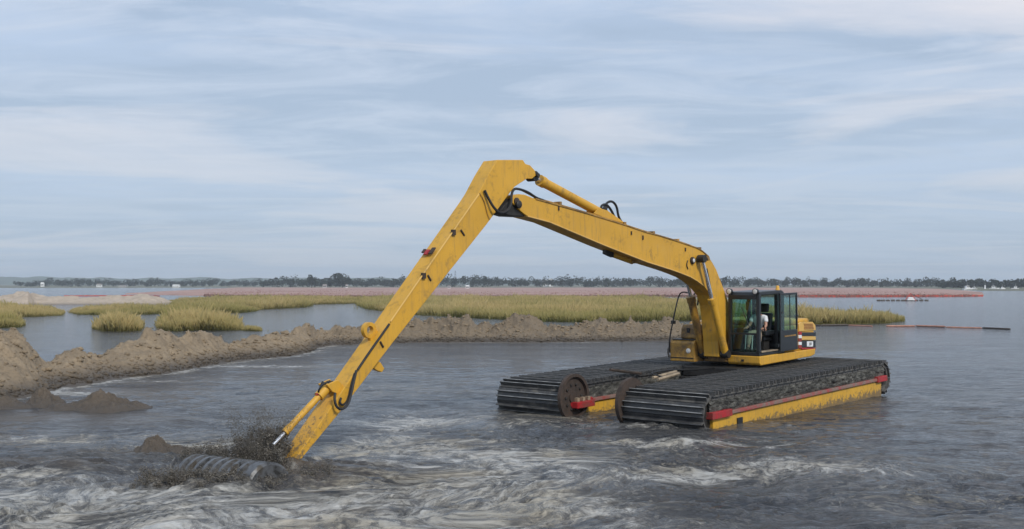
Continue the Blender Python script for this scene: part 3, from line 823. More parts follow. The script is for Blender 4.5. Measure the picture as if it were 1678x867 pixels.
# ---------------------------------------------------------------- far houses and boats
M['house_white'] = plain('white_siding', (0.78, 0.78, 0.76), 0.7, 0, .04)
M['house_grey'] = plain('grey_siding', (0.45, 0.44, 0.42), 0.7, 0, .08)
M['roof'] = plain('grey_roof', (0.22, 0.20, 0.19), 0.8)
M['pane'] = plain('dark_pane', (0.03, 0.035, 0.04), 0.15)
def house(px, Y, w, h, label, mat='house_white', roof='roof', z=.4):
    t = empty('house', (at_depth(px, Y), Y, z)); tag(t, label, 'house', 'small buildings along the far shore')
    MB().box(-w / 2, w / 2, 0, w * .7, -.4, h).build('wall', M[mat], t)
    MB().add([(-w * .55, -.3, h), (w * .55, -.3, h), (w * .55, w * .75, h), (-w * .55, w * .75, h), (-w * .5, w * .22, h * 1.45), (w * .5, w * .22, h * 1.45)],
             [(0, 1, 5, 4), (1, 2, 5), (2, 3, 4, 5), (3, 0, 4), (3, 2, 1, 0)]).build('roof', M[roof], t)
    for kx in (-.28, .02, .3):
        MB().box(w * kx - .35, w * kx + .35, -.05, .02, h * .35, h * .75).build('window', M['pane'], t)
house(69, 1250, 3.6, 3.2, 'white hut with its gable showing by the dark bushes', roof='house_white', z=1.0)
house(162, 1120, 5.0, 2.6, 'low white shed on the shore before the blue hills')
house(200, 1120, 7.0, 1.6, 'long low grey shed on the far shore', 'house_grey')
house(288, 1080, 6.5, 1.9, 'long white building at the water beyond the marsh', roof='house_white')
house(568, 915, 1.8, 2.2, 'tiny pale hut under the tallest broad tree')
house(532, 915, 3.4, 2.2, 'pale grey hut beside the slim tree', 'house_grey')
house(893, 1420, 7, 6.4, 'white block rising among the distant trees', roof='house_white')
house(903, 1410, 5.0, 7.2, 'taller white block rising among the distant trees', roof='house_white')
house(766, 800, 2.6, 1.6, 'white shack at the dark scrub behind the marsh', roof='house_white')
house(736, 800, 2.2, 1.5, 'small white shack beyond the marsh')
k = None
M['boat_hull'] = plain('boat_white', (0.80, 0.80, 0.80), 0.35, 0, .03)
def boat(px, Y, L, label, cabin=1.0, ang=0.0):
    t = empty('boat', (at_depth(px, Y), Y, 0)); t.rotation_euler = (0, 0, ang)
    tag(t, label, 'boat', 'boats moored off the far right shore')
    st = [(-.5, .30), (-.3, .36), (0, .38), (.28, .30), (.42, .16), (.5, .02)]
    v = []
    for s_, w in st:
        r_ = .10 * max(0, s_) * L
        v += [(s_ * L, -w * L * .42, .9 + r_), (s_ * L, -w * L * .26, -.25), (s_ * L, w * L * .26, -.25), (s_ * L, w * L * .42, .9 + r_)]
    f = [(i * 4 + a, i * 4 + 4 + a, i * 4 + 5 + a, i * 4 + 1 + a) for i in range(5) for a in range(3)]
    f += [(0, 1, 2, 3), (20, 23, 22, 21)] + [(i * 4, i * 4 + 3, i * 4 + 7, i * 4 + 4) for i in range(5)]
    MB().add(v, f).build('hull', M['boat_hull'], t)
    h = 1.5 * cabin
    MB().prism([(-.25 * L, .9), (.15 * L, .95), (.06 * L, .9 + h), (-.25 * L, .9 + h)], -L * .10, L * .10).build('cabin', M['boat_hull'], t)
    MB().prism([(-.2 * L, .9 + h * .45), (.09 * L, .9 + h * .45), (.065 * L, .9 + h * .8), (-.2 * L, .9 + h * .8)], -L * .103, L * .103).build('cabin_window', M['pane'], t)
    MB().tube((-.1 * L, 0, .9 + h), (-.1 * L, 0, 1.9 + h * 1.5), .04).build('mast', M['boat_hull'], t)
boat(1586, 640, 6.8, 'white cabin boat moored with a second one close beside it', 1.1, .3)
boat(1595, 655, 4.2, 'short white boat tucked beside the larger cabin boat', .7, 2.6)
boat(1614, 700, 4.0, 'small tall white boat moored alone', 1.3, 1.2)
boat(1629, 690, 6.0, 'broad white cabin boat in the middle of the moored row', 1.0, -.4)
boat(1643, 680, 3.6, 'small low white boat beside the broad cabin boat', .6, .2)
boat(1663, 700, 4.6, 'white boat at the far end of the moored row', .9, 2.9)
# lattice mast behind the tree line
t = empty('lattice_mast', (at_depth(746, 1700), 1700, 1)); tag(t, 'thin grey lattice mast above the tree line by the excavator arm', 'mast')
mb = MB()
for sx in (-1, 1):
    for sy in (-1, 1): mb.tube((sx * 2.2, sy * 2.2, -1), (sx * .5, sy * .5, 24), .22, .14, 5)
mb.build('frame', M['dark_steel'], t)
mb = MB()
for q in range(6):
    z0, z1 = q * 4, q * 4 + 4; w0, w1 = 2.2 - .07 * z0, 2.2 - .07 * z1
    mb.tube((-w0, -w0, z0), (w1, -w1, z1), .10, n=4); mb.tube((w0, w0, z0), (-w1, w1, z1), .10, n=4)
mb.build('bracing', M['dark_steel'], t)

# ---------------------------------------------------------------- orange silt fences and floating lines
k = NB('orange_mesh'); n = k.noise(1.5, 4, .6)
k.set(color=k.ramp(n, [(.3, (.42, .055, .035)), (.7, (.58, .10, .07))]), rough=.8)
M['orange'] = k.m
M['float_red'] = plain('faded_red_float', (0.40, 0.19, 0.13), .7, 0, .3, 3)
M['float_dark'] = plain('dark_float', (0.07, 0.055, 0.045), .7, 0, .3, 3)
def silt_fence(pts, h, label, n=60, z=.0):
    xs = np.linspace(pts[0][0], pts[-1][0], n); ys = np.interp(xs, [p[0] for p in pts], [p[1] for p in pts])
    g = [ground(a, b) for a, b in zip(xs, ys)]
    t = empty('silt_fence', (g[n // 2].x, g[n // 2].y, 0)); tag(t, label, 'fence')
    v, f = [], []
    for i, p in enumerate(g):
        q = p - t.location; hh2 = h * (1 + .25 * math.sin(i * 1.7) * math.sin(i * .37))
        v += [(q.x, q.y - .02, z - .1), (q.x, q.y - .02, z + hh2), (q.x, q.y + .02, z + hh2), (q.x, q.y + .02, z - .1)]
    for i in range(n - 1):
        for a in range(4): f.append((i * 4 + a, i * 4 + (a + 1) % 4, i * 4 + 4 + (a + 1) % 4, i * 4 + 4 + a))
    MB().add(v, f).build('mesh_sheet', M['orange'], t)
    for i in range(0, n, 3):
        q = g[i] - t.location
        MB().box(q.x - .06, q.x + .06, q.y - .10, q.y - .03, z - .3, z + h * 1.35).build('post', M['wood'], t)
silt_fence([(1310, 486.8), (1450, 486.6), (1560, 486.2), (1611, 485.6)], .42, 'low orange red silt fence along the spit of the salt flat')
silt_fence([(105, 485.5), (160, 485.2), (215, 485), (262, 485.6)], .24, 'orange red silt fence behind the pale sand heaps')
def float_line(pts, label, seg=1.9, r=.075, pat=(1, 1, 0, 1, 1, 1, 0)):
    g = [ground(a, b) for a, b in pts]
    t = empty('floating_barrier', g[0]); tag(t, label, 'barrier', 'floating barrier lines behind the excavator')
    i = 0
    for a, b in zip(g, g[1:]):
        n = max(1, int((b - a).length / seg))
        for q in range(n):
            p0 = a.lerp(b, q / n) - g[0]; p1 = a.lerp(b, (q + 1.0) / n) - g[0]
            p0.z = p1.z = .03 + .03 * math.sin(i * 2.1)
            d = (p1 - p0) * .06
            mb = MB(); mb.tube(p0, p0 + d, r * .4, r, 10, True); mb.tube(p0 + d, p1 - d, r, r, 10, False); mb.tube(p1 - d, p1, r, r * .4, 10, True)
            mb.build('float', M['float_red'] if pat[i % len(pat)] else M['float_dark'], t, smooth=True)
            i += 1
float_line([(1452, 535), (1500, 535), (1550, 536.5), (1610, 538), (1656, 540)], 'long floating line of red and dark floats in open water', pat=(1, 1, 1, 0, 1, 1, 1, 1, 0))
float_line([(1312, 533), (1345, 534.2), (1390, 533.4), (1430, 535)], 'shorter float line at the edge of the marsh grass', pat=(0, 0, 1, 1))
# dredge pipe raft
g0 = ground(1478, 493)
t = empty('pipe_raft', g0); tag(t, 'dark raft of floating pipe with a small white and orange frame', 'raft')
for q in range(11):
    xx = -5.2 + q * .98
    mb = MB(); mb.lathe((xx, .3 * math.sin(q), .05), (1, .1 * math.sin(q * 2), 0), [(0, .1), (.06, .2), (.42, .24), (.78, .2), (.84, .1)], 10)
    mb.build('pipe_float', M['float_dark'], t, smooth=True)
mb = MB(); mb.prism([(.9, .1), (2.6, .1), (2.1, .75), (1.3, .75)], -.5, .5); mb.build('engine_cover', M['white'], t, .04)
for sx in (.6, 2.9):
    MB().tube((sx, 0, .0), (1.75, 0, 1.55), .07).build('frame_leg', M['orange'], t)
MB().tube((1.75, 0, 1.5), (4.2, 0, .3), .05).build('stay', M['dark_steel'], t)

# ================================================================ THE EXCAVATOR
exc = empty('amphibious_excavator')
exc.matrix_world = ROOT_M
tag(exc, 'yellow long reach excavator floating on two tracked pontoons', 'excavator')

# ---- pontoons
X0, X1, ZC, RW = -3.15, 7.0, 0.49, 0.405
def pontoon(y0, y1, inner):
    hull = MB()
    hull.prism([(X0 + .15, -.15), (X0 + .45, -.75), (X1 - .45, -.75), (X1 - .05, -.15), (X1 - .05, .40), (X0 + .15, .40)], y0 + .03, y1 - .03)
    p = hull.build('pontoon', M['yellow_hull'], exc, .015)
    outer = y1 if inner == y0 else y0
    sg = 1 if outer > inner else -1
    # chain wall under the shoes
    MB().box(X0 - .05, X1 + .05, y0 + .07, y1 - .07, .40, .86).build('chain_wall', M['chain_mud'], p, .02)
    for yy, s_ in ((outer, sg), (inner, -sg)):
        a, b = sorted((yy - s_ * .12, yy + s_ * .035))
        MB().box(X0 + .55, X1 - .85, a, b, .42, .505).build('rail', M['red_worn'], p, .01)
        for xa, xb in ((X0 - .10, X0 + .60), (X1 - .80, X1 + .12)):
            a2, b2 = sorted((yy - s_ * .14, yy + s_ * .065))
            MB().box(xa, xb, a2, b2, .385, .55).build('rail_end', M['red'], p, .012)
    # bracket notch in the hull side
    a, b = sorted((outer - sg * .05, outer + sg * .0))
    MB().box(5.60, 5.85, a - .003, b + .003, .14, .28).build('mooring_slot', M['black'], p)
    # mud crust caked along the chain, an uneven slab
    gx = np.linspace(X0 - .1, X1 + .1, 420); gz = np.linspace(.51, .80, 20)
    GX, GZ = np.meshgrid(gx, gz, indexing='ij')
    bulge = .02 + .05 * np.clip(.35 + fbm(GX * 3.5 + y0, GZ * 8, 4, .6), 0, 1.2) * np.sin(np.pi * np.clip((GZ - .50) / .32, 0, 1)) ** .6
    GY = outer - sg * .075 + sg * bulge
    crust = np_mesh('mud_crust', np.stack([GX.ravel(), GY.ravel(), GZ.ravel()], 1), grid_faces(420, 20), M['chain_mud'], True); crust.parent = p
    # chain rollers seen along the side
    rl = MB(); rl.lathe((0, 0, 0), (0, sg, 0), [(0, .085), (.02, .09), (.035, .06), (.045, .03)], 12)
    ro_ = rl.build('roller', M['chain_mud'], p, smooth=True)
    spots = np.arange(X0 + .35, X1 - .2, .56)
    for i, sx in enumerate(spots):
        r2 = ro_ if i == 0 else ro_.copy()
        if i: COL.objects.link(r2); r2.parent = p
        r2.location = (sx, outer - sg * .075, .66 + .01 * math.sin(i * 5))
    # track shoes: outward opening channels
    w = .165; th = .022; l0, l1, lip = .055, .085, .125
    prof = [(-w, 0), (w, 0), (w, th), (l1, th), (l1 - .004, lip), (l0 + .004, lip), (l0, th + .012), (-l0, th + .012), (-l0 - .004, lip), (-l1 + .004, lip), (-l1, th), (-w, th)]
    sh = MB(); sh.prism(prof, y0, y1)
    link = [(-.16, -.09), (.16, -.09), (.16, -.003), (-.16, -.003)]
    sh.prism(link, y0 + .06, y0 + .16); sh.prism(link, y1 - .16, y1 - .06)
    s0 = sh.build('track_shoe', M['track'], p)
    me = s0.data
    me.materials.append(M['lip'])
    for pol in me.polygons:
        if len(pol.vertices) == 4 and pol.center.z > lip - .004: pol.material_index = 1
    poss = []
    ntop = 28
    for i in range(ntop):
        poss.append((X0 + (X1 - X0) * (i + .5) / ntop, ZC + RW, 0.0))
    for i in range(4):
        a = (i + .62) / 4 * math.pi
        poss.append((X1 + RW * math.sin(a), ZC + RW * math.cos(a), a))
        poss.append((X0 - RW * math.sin(a), ZC + RW * math.cos(a), -a))
    rr = random.Random(int(y0 * 100))
    for i, (sx, sz, a) in enumerate(poss):
        o = s0 if i == 0 else s0.copy()
        if i: COL.objects.link(o); o.parent = p
        o.location = (sx, rr.uniform(-.012, .012), sz + rr.uniform(-.006, .006))
        o.rotation_euler = (0, a + rr.uniform(-.03, .03), 0)
    # wheels inside the wraps
    for xc in (X0, X1):
        MB().lathe((xc, y0 + .12, ZC), (0, 1, 0), [(0, .30), (.02, .36), (y1 - y0 - .26, .36), (y1 - y0 - .24, .30)], 28).build('idler_wheel', M['dark_steel'], p, smooth=True)
    # big rusty guide disc on the inner face of the front end
    sd = -sg
    d = MB()
    d.lathe((X1 + .03, inner + sd * .012, .62), (0, sd, 0), [(0, .50), (0, .61), (.10, .61), (.10, .53), (.02, .52), (.02, .16), (.06, .15), (.06, .05)], 48)
    disc = d.build('guide_disc', M['rust'], p, smooth=True)
    b0 = None
    for i in range(10):
        a = i * math.pi / 5
        if b0 is None:
            b0 = MB().lathe((0, 0, 0), (0, sd, 0), [(0, .035), (.03, .035), (.04, .02)], 8).build('bolt', M['dark_steel'], p); o = b0
        else:
            o = b0.copy(); COL.objects.link(o); o.parent = p
        o.location = (X1 + .33 * math.cos(a), inner + sd * .032, .62 + .33 * math.sin(a))
    return p
pn = pontoon(.95, 3.2, .95)
pf = pontoon(-3.2, -.97, -.97)
# clutter on the far pontoon's inner edge: bracket, hooks, red stop
MB().box(6.35, 7.10, -.93, -.72, .34, .50).build('stop_beam', M['red'], exc, .012)
mb = MB()
for q in (6.5, 6.72, 6.95): mb.box(q - .05, q + .05, -.90, -.80, .505, .60)
mb.build('stop_bracket', M['wood'], exc)
# ---- centre frame between the pontoons
for xa, xb in ((-2.3, -1.5), (1.0, 1.8), (3.6, 4.1)):
    MB().box(xa, xb, -1.02, 1.0, .30, .72 if xa < 3 else .50).build('cross_beam', M['dark_steel'], exc, .03)
MB().box(-2.1, 1.7, -.93, .91, .725, 1.03).build('car_body', M['dark_steel'], exc, .03)
MB().lathe((0, 0, 1.03), (0, 0, 1), [(0, .80), (.02, .84), (.07, .84), (.075, .74), (.12, .74)], 40).build('slewing_ring', M['dark_steel'], exc, smooth=True)
MB().path([P3(1085, 618, .3), P3(1062, 612, .2), P3(1095, 606, .1), P3(1140, 606, .1), (1.6, .1, 1.0)], .03).build('ground_hose', M['rubber'], exc, smooth=True)
for q, (a, b, yy) in enumerate([((1078, 622), (1112, 612), .55), ((1070, 619), (1108, 609), .25), ((1000, 606), (1050, 612), -.9)]):
    p0 = P3(*a, yy); p1 = P3(*b, yy)
    MB().tube(p0, p1, .045, n=6).build('loose_pipe', M['wood'] if q < 2 else M['rust'], exc)

# ---- upper structure
up = MB().plan([(1.72, -1.36), (1.72, -.52), (1.30, -.45), (1.30, .33), (.9, .33), (.9, 1.30), (-1.9, 1.30), (-2.3, .95), (-2.42, .2), (-2.42, -.2), (-2.3, -.95), (-1.9, -1.30), (-.5, -1.36)], 1.15, 1.30).build('main_frame', M['yellow_muddy'], exc, .02)
# cab skirt
MB().prism([(1.30, 1.36), (1.30, 1.16), (1.24, 1.10), (-2.00, 1.135), (-2.25, 1.18), (-2.30, 1.36)], .345, 1.385).build('side_skirt', M['yellow'], exc, .025)
MB().box(1.30, 1.318, .80, .88, 1.20, 1.26).build('tow_hook', M['black'], exc)
# engine house and counterweight
YN = 1.36
def plan_round(x0, x1, ya, yb, r, n=6):
    pts = []
    for cx, cy_, a0 in ((x0 + r, ya + r, 180), (x1 - .02, ya, 270), (x1, yb, 0), (x0 + r, yb - r, 90)):
        if cx == x0 + r:
            for i in range(n + 1):
                a = R(a0 + 90 * i / n); pts.append((cx + r * math.cos(a), cy_ + r * math.sin(a)))
        else: pts.append((cx, cy_))
    return pts
xr = P(1338, 560, YN)[0]
eng = MB().plan(plan_round(xr, -.34, -1.36, YN - .01, .22), 1.36, 2.14).build('engine_house', M['yellow'], exc, .05)
MB().plan(plan_round(xr + .10, -.36, -1.25, YN - .12, .22), 2.14, 2.30).build('engine_hood', M['yellow'], exc, .06)
MB().tube((-1.5, -.3, 2.30), (-1.5, -.3, 2.62), .06, .055).build('exhaust_pipe', M['dark_steel'], exc, smooth=True)
MB().lathe((-1.9, .95, 2.30), (0, 0, 1), [(0, .05), (.05, .05), (.09, .08), (.12, .05)], 12).build('filler_cap', M['black'], exc, smooth=True)
def patch(name, px0, px1, pts, mat, d0, d1):
    """a plate on the engine house side, outlined by pixels on that side"""
    poly = [P(a, b, YN) for a, b in pts]
    return MB().prism(poly, YN - .03 + d0, YN + d1).build(name, M[mat], exc, .006)
def quad(xa, xb, ya, yb): return [(xa, ya), (xb, ya), (xb, yb), (xa, yb)]
patch('side_door', 0, 0, [(1308, 531), (1312, 527.5), (1331, 527.5), (1335.5, 533), (1336, 541), (1309, 543)], 'yellow_pale', 0, .015)
for i in range(4):
    patch('louver', 0, 0, quad(1317 - i * .1, 1331 + i * .6, 530.2 + i * 2.5, 532.0 + i * 2.5), 'louver', 0, .028)
patch('stripe_panel', 0, 0, quad(1313, 1336.5, 544.5, 550.5), 'black', 0, .012)
patch('side_band', 0, 0, quad(1313, 1336, 551.5, 557), 'yellow_pale', 0, .018)
patch('stripe_panel', 0, 0, quad(1313, 1336, 558, 569.5), 'black', 0, .012)
pl = patch('number_plate', 0, 0, quad(1321.5, 1331.5, 559.5, 568), 'white', 0, .022)
patch('red_stripe', 0, 0, quad(1313, 1336, 570, 572.5), 'red', 0, .016)
for i in range(5):
    patch('reflector', 0, 0, quad(1308.2, 1313, 543.5 + i * 5.6, 548.6 + i * 5.6), 'red' if i % 2 == 0 else 'white', 0, .02)
# number lettering on the plate
cu = bpy.data.curves.new('digits', 'FONT'); cu.body = '320'; cu.align_x = 'CENTER'; cu.align_y = 'CENTER'; cu.size = .125; cu.extrude = .002
to = bpy.data.objects.new('digits', cu); COL.objects.link(to)
bpy.context.view_layer.update()
me = bpy.data.meshes.new_from_object(to.evaluated_get(bpy.context.evaluated_depsgraph_get()))
bpy.data.objects.remove(to)
me.materials.clear(); me.materials.append(M['black'])
dg = bpy.data.objects.new('plate_digits', me); COL.objects.link(dg); dg.parent = pl
cxz = P(1326.5, 563.8, YN)
dg.matrix_local = Matrix.Translation((cxz[0], YN + .026, cxz[1])) @ Matrix.Rotation(math.pi, 4, 'Z') @ Matrix.Rotation(R(90), 4, 'X')

# ---- storage boxes, tank on the machine's right side
YF = -1.34
def pp(pts, yy): return [P(a, b, yy) for a, b in pts]
xf = P(1099, 580, -1.34)[0]
tool = MB().prism([(xf, 1.20), (xf, 1.70), (xf - .07, 1.78), (xf - .75, 1.78), (xf - .75, 1.20)], -1.36, -.52).build('tool_box', M['yellow_muddy'], exc, .025)
MB().box(xf - .6, xf - .04, -1.30, -.58, 1.78, 1.80).build('tread_plate', M['dark_steel'], exc)
MB().lathe((xf, -.72, 1.47), (1, 0, 0), [(0, .075), (.02, .075), (.03, .05), (.05, .045)], 14).build('box_lamp', M['lamp_lens'], tool, smooth=True)
MB().box(xf - .01, xf + .012, -1.33, -.55, 1.24, 1.27).build('box_seam', M['dark_steel'], tool)
MB().prism([(xf - .36, 1.80), (xf - .40, 2.10), (xf - .50, 2.22), (xf - 1.1, 2.22), (xf - 1.1, 1.80)], -1.22, -.66).build('fuel_tank', M['yellow_muddy'], exc, .04)
MB().box(xf - .395, xf - .365, -1.00, -.90, 1.98, 2.12).build('tank_opening', M['black'], exc)
MB().prism([(xf - 1.0, 1.30), (xf - 1.0, 2.20), (xf - 1.1, 2.28), (xf - 2.1, 2.28), (xf - 2.1, 1.30)], -1.34, -.46).build('hydraulic_tank', M['yellow_muddy'], exc, .04)
MB().lathe((xf - 1.4, -.8, 2.28), (0, 0, 1), [(0, .06), (.05, .06), (.07, .04)], 12).build('tank_cap', M['dark_steel'], exc)
MB().path([P3(1098, 578, -1.40), P3(1096, 560, -1.40), P3(1105, 515, -1.40), P3(1112, 484, -1.38), P3(1118, 478, -1.2), P3(1128, 480, -.95)], .022, smooth=2).build('hand_rail', M['dark_steel'], exc, smooth=True)
MB().box(P(1104, 528, -1.4)[0] - .05, P(1104, 528, -1.4)[0] + .05, -1.47, -1.36, P(1104, 528, -1.4)[1] - .05, P(1104, 528, -1.4)[1] + .05).build('rail_clamp', M['dark_steel'], exc)
MB().path([P3(1097, 586, -1.36), P3(1094, 575, -1.42), P3(1098, 566, -1.42), P3(1099, 560, -1.40)], .03, smooth=2).build('rail_foot', M['dark_steel'], exc, smooth=True)

# ---- boom
BW = .25
top_e = [(839.5, 321), (850, 318), (860, 319), (877.5, 326), (956, 348), (991, 358.5), (1028, 370), (1060, 381), (1080, 386), (1115, 397), (1141, 406), (1150, 411), (1161, 420.5), (1168, 431), (1174, 442), (1182, 463), (1189, 482), (1195, 500), (1200, 530), (1203, 560), (1202, 583)]
bot_e = [(1178, 585), (1177, 560), (1174, 525), (1171, 500), (1166, 484), (1153, 468.5), (1142, 460), (1131, 453.5), (1115, 447), (1098, 441), (1060, 429), (991, 402), (900, 363.5), (864, 354), (857, 349), (848, 341), (840.5, 333)]
poly = pp(top_e + bot_e, BW)
boom = MB().prism(poly, -BW, BW).build('boom', M['yellow'], exc, .012)
# weld flanges along top and bottom edges
def strip(edge, y0, y1, dz, th, name, mat, parent):
    pts = pp(edge, BW)
    mb = MB()
    for (xa, za), (xb, zb) in zip(pts, pts[1:]):
        mb.add([(xa, y0, za + dz), (xb, y0, zb + dz), (xb, y0, zb + dz + th), (xa, y0, za + dz + th), (xa, y1, za + dz), (xb, y1, zb + dz), (xb, y1, zb + dz + th), (xa, y1, za + dz + th)],
               [(0, 1, 2, 3), (7, 6, 5, 4), (0, 4, 5, 1), (3, 2, 6, 7), (0, 3, 7, 4), (1, 5, 6, 2)])
    return mb.build(name, M[mat], parent)
strip(top_e[3:13], BW - .06, BW + .022, -.012, .028, 'flange', 'yellow_muddy', boom)
strip(bot_e[5:14], BW - .06, BW + .020, -.016, .026, 'flange', 'yellow_pale', boom)
strip(top_e[3:13], -BW - .022, -BW + .06, -.012, .028, 'flange', 'yellow_muddy', boom)
# steel pipes along the top of the boom
tp = [P3(a, b, BW) for a, b in [(884, 327), (956, 348), (991, 358), (1060, 381), (1115, 397), (1141, 406), (1152, 412), (1163, 423), (1175, 445)]]
for dy_ in (-.10, -.16):
    MB().path([Vector((p.x, p.y + dy_, p.z + .04)) for p in tp], .022, smooth=1).build('hydraulic_pipe', M['yellow_muddy'], boom, smooth=True)
for a, b in [(921, 336), (1027, 369), (1074, 384), (1114, 396.5), (1150, 410)]:
    q = P3(a, b, BW); MB().box(q.x - .045, q.x + .045, BW - .22, BW - .04, q.z + .0, q.z + .085).build('pipe_clamp', M['yellow_muddy'], boom)
for a, b, l in [(915, 338, 7), (1034, 379, 6), (1053, 386, 7), (1122.5, 406, 6)]:
    q = P3(a, b, BW); q2 = P3(a, b + l, BW)
    MB().box(q.x - .018, q.x + .018, BW - .002, BW + .025, q2.z, q.z).build('side_cleat', M['rust'], boom)
# work lamp ring on the boom side
q = P3(1133.5, 427, BW)
MB().lathe((q.x, BW, q.z), (0, 1, 0), [(0, .10), (.05, .10), (.07, .085), (.072, .06)], 20).build('lamp_housing', M['rust'], boom, smooth=True)
MB().lathe((q.x, BW + .06, q.z), (0, 1, 0), [(0, .06), (.02, .055), (.03, .03)], 18).build('lamp_lens', M['lamp_lens'], boom, smooth=True)
q = P3(1128, 437, BW); MB().path([P3(1127, 427, BW + .02), P3(1125, 434, BW + .02), P3(1127.5, 441, BW + .02)], .015, 6, 1).build('lamp_cable', M['rubber'], boom)
# boom tip bearing
q = P3(834, 336, 0)
MB().prism(pp([(843, 320), (836, 326), (819, 345), (824, 350), (838, 354), (860, 355), (862, 345)], .20), -.20, .20).build('tip_fork', M['dark_steel'], boom, .02)
MB().lathe((q.x, -.34, q.z), (0, 1, 0), [(0, .06), (.02, .09), (.66, .09), (.68, .06)], 18).build('tip_pin', M['dark_steel'], boom, smooth=True)
q2 = P3(846, 330, BW)
MB().lathe((q2.x, BW, q2.z), (0, 1, 0), [(0, .085), (.03, .085), (.045, .05)], 16).build('pin_boss', M['rust'], boom, smooth=True)
# tube bracket under the boom
a, b = P3(1003, 416, -.1), P3(1036, 428, -.1)
MB().tube(a, b, .085).build('under_tube', M['yellow'], boom, smooth=True)
MB().prism(pp([(991, 403), (990, 416), (1003, 422), (1003, 408)], -.1), -.16, -.04).build('tube_bracket', M['dark_steel'], boom, .01)
MB().prism(pp([(1030, 418), (1031, 430), (1037, 432), (1040, 422)], -.1), -.2, -.0).build('tube_bracket', M['yellow_muddy'], boom, .01)
# boom foot bracket plates on the frame
for ya, yb in ((-.36, -.28), (.28, .36)):
    MB().prism([(1.45, 1.25), (1.15, 1.75), (.75, 1.95), (.45, 1.85), (.15, 1.25)], ya, yb).build('foot_bracket', M['yellow_muddy'], exc, .015)
MB().tube((.75, -.42, 1.65), (.75, .42, 1.65), .09).build('foot_pin', M['dark_steel'], exc, smooth=True)
MB().box(1.28, 1.36, -.42, .30, 1.16, 1.42).build('front_frame', M['yellow_muddy'], exc, .02)
for i, yy in enumerate((-.16, -.05, .07, .18)):
    MB().path([(.2, yy, 1.45), (.9, yy * 1.1, 1.50 + .05 * i), (1.36, yy, 1.75), (1.28, yy, 2.15 + .1 * i), P3(1166, 500, yy)], .028).build('feed_hose', M['rubber'], exc, smooth=True)

# ---- boom cylinders
def cylinder(name, pin, glandp, foot, y, rb, rr_, mat='yellow_muddy'):
    A, G_, B = P3(*pin, y), P3(*glandp, y), P3(*foot, y)
    G_ = A + (B - A) * ((G_ - A).length / (B - A).length)
    c = MB().tube(G_, B, rb, n=20).build(name, M[mat], exc, smooth=True)
    MB().tube(A, G_, rr_, n=14).build('piston_rod', M['chrome'], c, smooth=True)
    MB().tube(G_ + (A - G_).normalized() * .05, G_ - (A - G_).normalized() * .12, rb * 1.18, n=20).build('gland', M[mat], c, smooth=True)
    for q, w in ((A, rb * 1.0), (B, rb * 1.1)):
        MB().tube(q + Vector((0, -w, 0)), q + Vector((0, w, 0)), w * 1.05, n=16).build('eye', M['dark_steel'], c, smooth=True)
    return c
cylinder('boom_cylinder', (1150, 424), (1171, 487), (1189, 580), .40, .105, .055, 'yellow')
cylinder('boom_cylinder', (1124, 450), (1133, 488), (1152, 580), -.42, .115, .055)
q = P3(1150.5, 424, BW)
MB().tube((q.x, -.50, q.z), (q.x, .47, q.z), .06).build('cylinder_pin', M['yellow_muddy'], exc, smooth=True)
MB().path([P3(1134, 489, -.5), P3(1140, 478, -.55), P3(1145, 484, -.5), P3(1143, 500, -.45)], .025).build('cylinder_hose', M['rubber'], exc, smooth=True)
MB().path([P3(1158, 440, .3), P3(1162, 460, .32), P3(1166, 480, .32), P3(1174, 520, .3)], .022).build('side_pipe', M['rubber'], boom, smooth=True)

# ---- stick
SW = .215
near_side = [(815, 262), (857, 262), (865.5, 275), (869, 284), (866, 291.5), (843.7, 306), (835.4, 316.4), (816.7, 342), (796.6, 369), (645, 560), (556, 677), (482.5, 766), (440, 816), (433, 816), (474, 766), (577, 617), (640, 526), (776, 330), (785, 316), (800, 287)]
stick = MB().prism(pp(near_side, SW), -SW, SW).build('stick', M['yellow_stick'], exc, .012)
# bright pipe along the near front edge
MB().path([P3(785, 318, SW + .02), P3(776, 331, SW + .02), P3(700, 440, SW + .02), P3(640, 527, SW + .02)], .016, 6, 0).build('edge_pipe', M['yellow_pale'], stick, smooth=True)
MB().path([P3(638, 531, SW + .02), P3(604, 579, SW + .03), P3(586, 606, SW + .03)], .024, 8, 1).build('edge_hose', M['rubber'], stick, smooth=True)
MB().path([P3(786, 316, SW + .02), P3(794, 330, SW + .02), P3(799, 352, SW + .02), P3(803, 360, SW + .02)], .009, 6).build('weld_seam', M['yellow_muddy'], stick)
for a, b in [(742, 381), (693, 452)]:
    q = P3(a, b, SW); MB().box(q.x - .05, q.x + .05, SW - .01, SW + .045, q.z - .06, q.z + .06).build('pipe_clamp', M['rust'], stick)
for (xa, ya), (xb, yb) in [((755, 377), (761, 386)), ((701, 451), (706, 460)), ((623, 560), (628, 569))]:
    MB().tube(P3(xa, ya, SW + .01), P3(xb, yb, SW + .01), .022, n=8).build('side_cleat', M['rust'], stick)
# red and black scrape across the front face
p0_, p1_ = P3(716, 409, SW), P3(711, 416, SW)
nx_ = Vector((p1_.z - p0_.z, 0, -(p1_.x - p0_.x))).normalized()
if nx_.x < 0: nx_ = -nx_
for q, (ya, yb) in enumerate(((-.20, -.12), (-.10, .0), (.03, .13))):
    c_ = p0_.lerp(p1_, .2 + .3 * (q % 2)); d_ = (p1_ - p0_).normalized() * (.05 + .02 * q)
    v_ = [c_ - d_, c_ + d_]
    v8 = []
    for off_ in (-.02, .006):
        for pt in v_:
            for yy in (ya, yb): v8.append((pt.x + nx_.x * off_, yy, pt.z + nx_.z * off_))
    MB().add(v8, [(0, 1, 3, 2), (4, 6, 7, 5), (0, 4, 5, 1), (2, 3, 7, 6), (0, 2, 6, 4), (1, 5, 7, 3)]).build('worn_patch', M['rust'] if q != 1 else M['red'], stick)
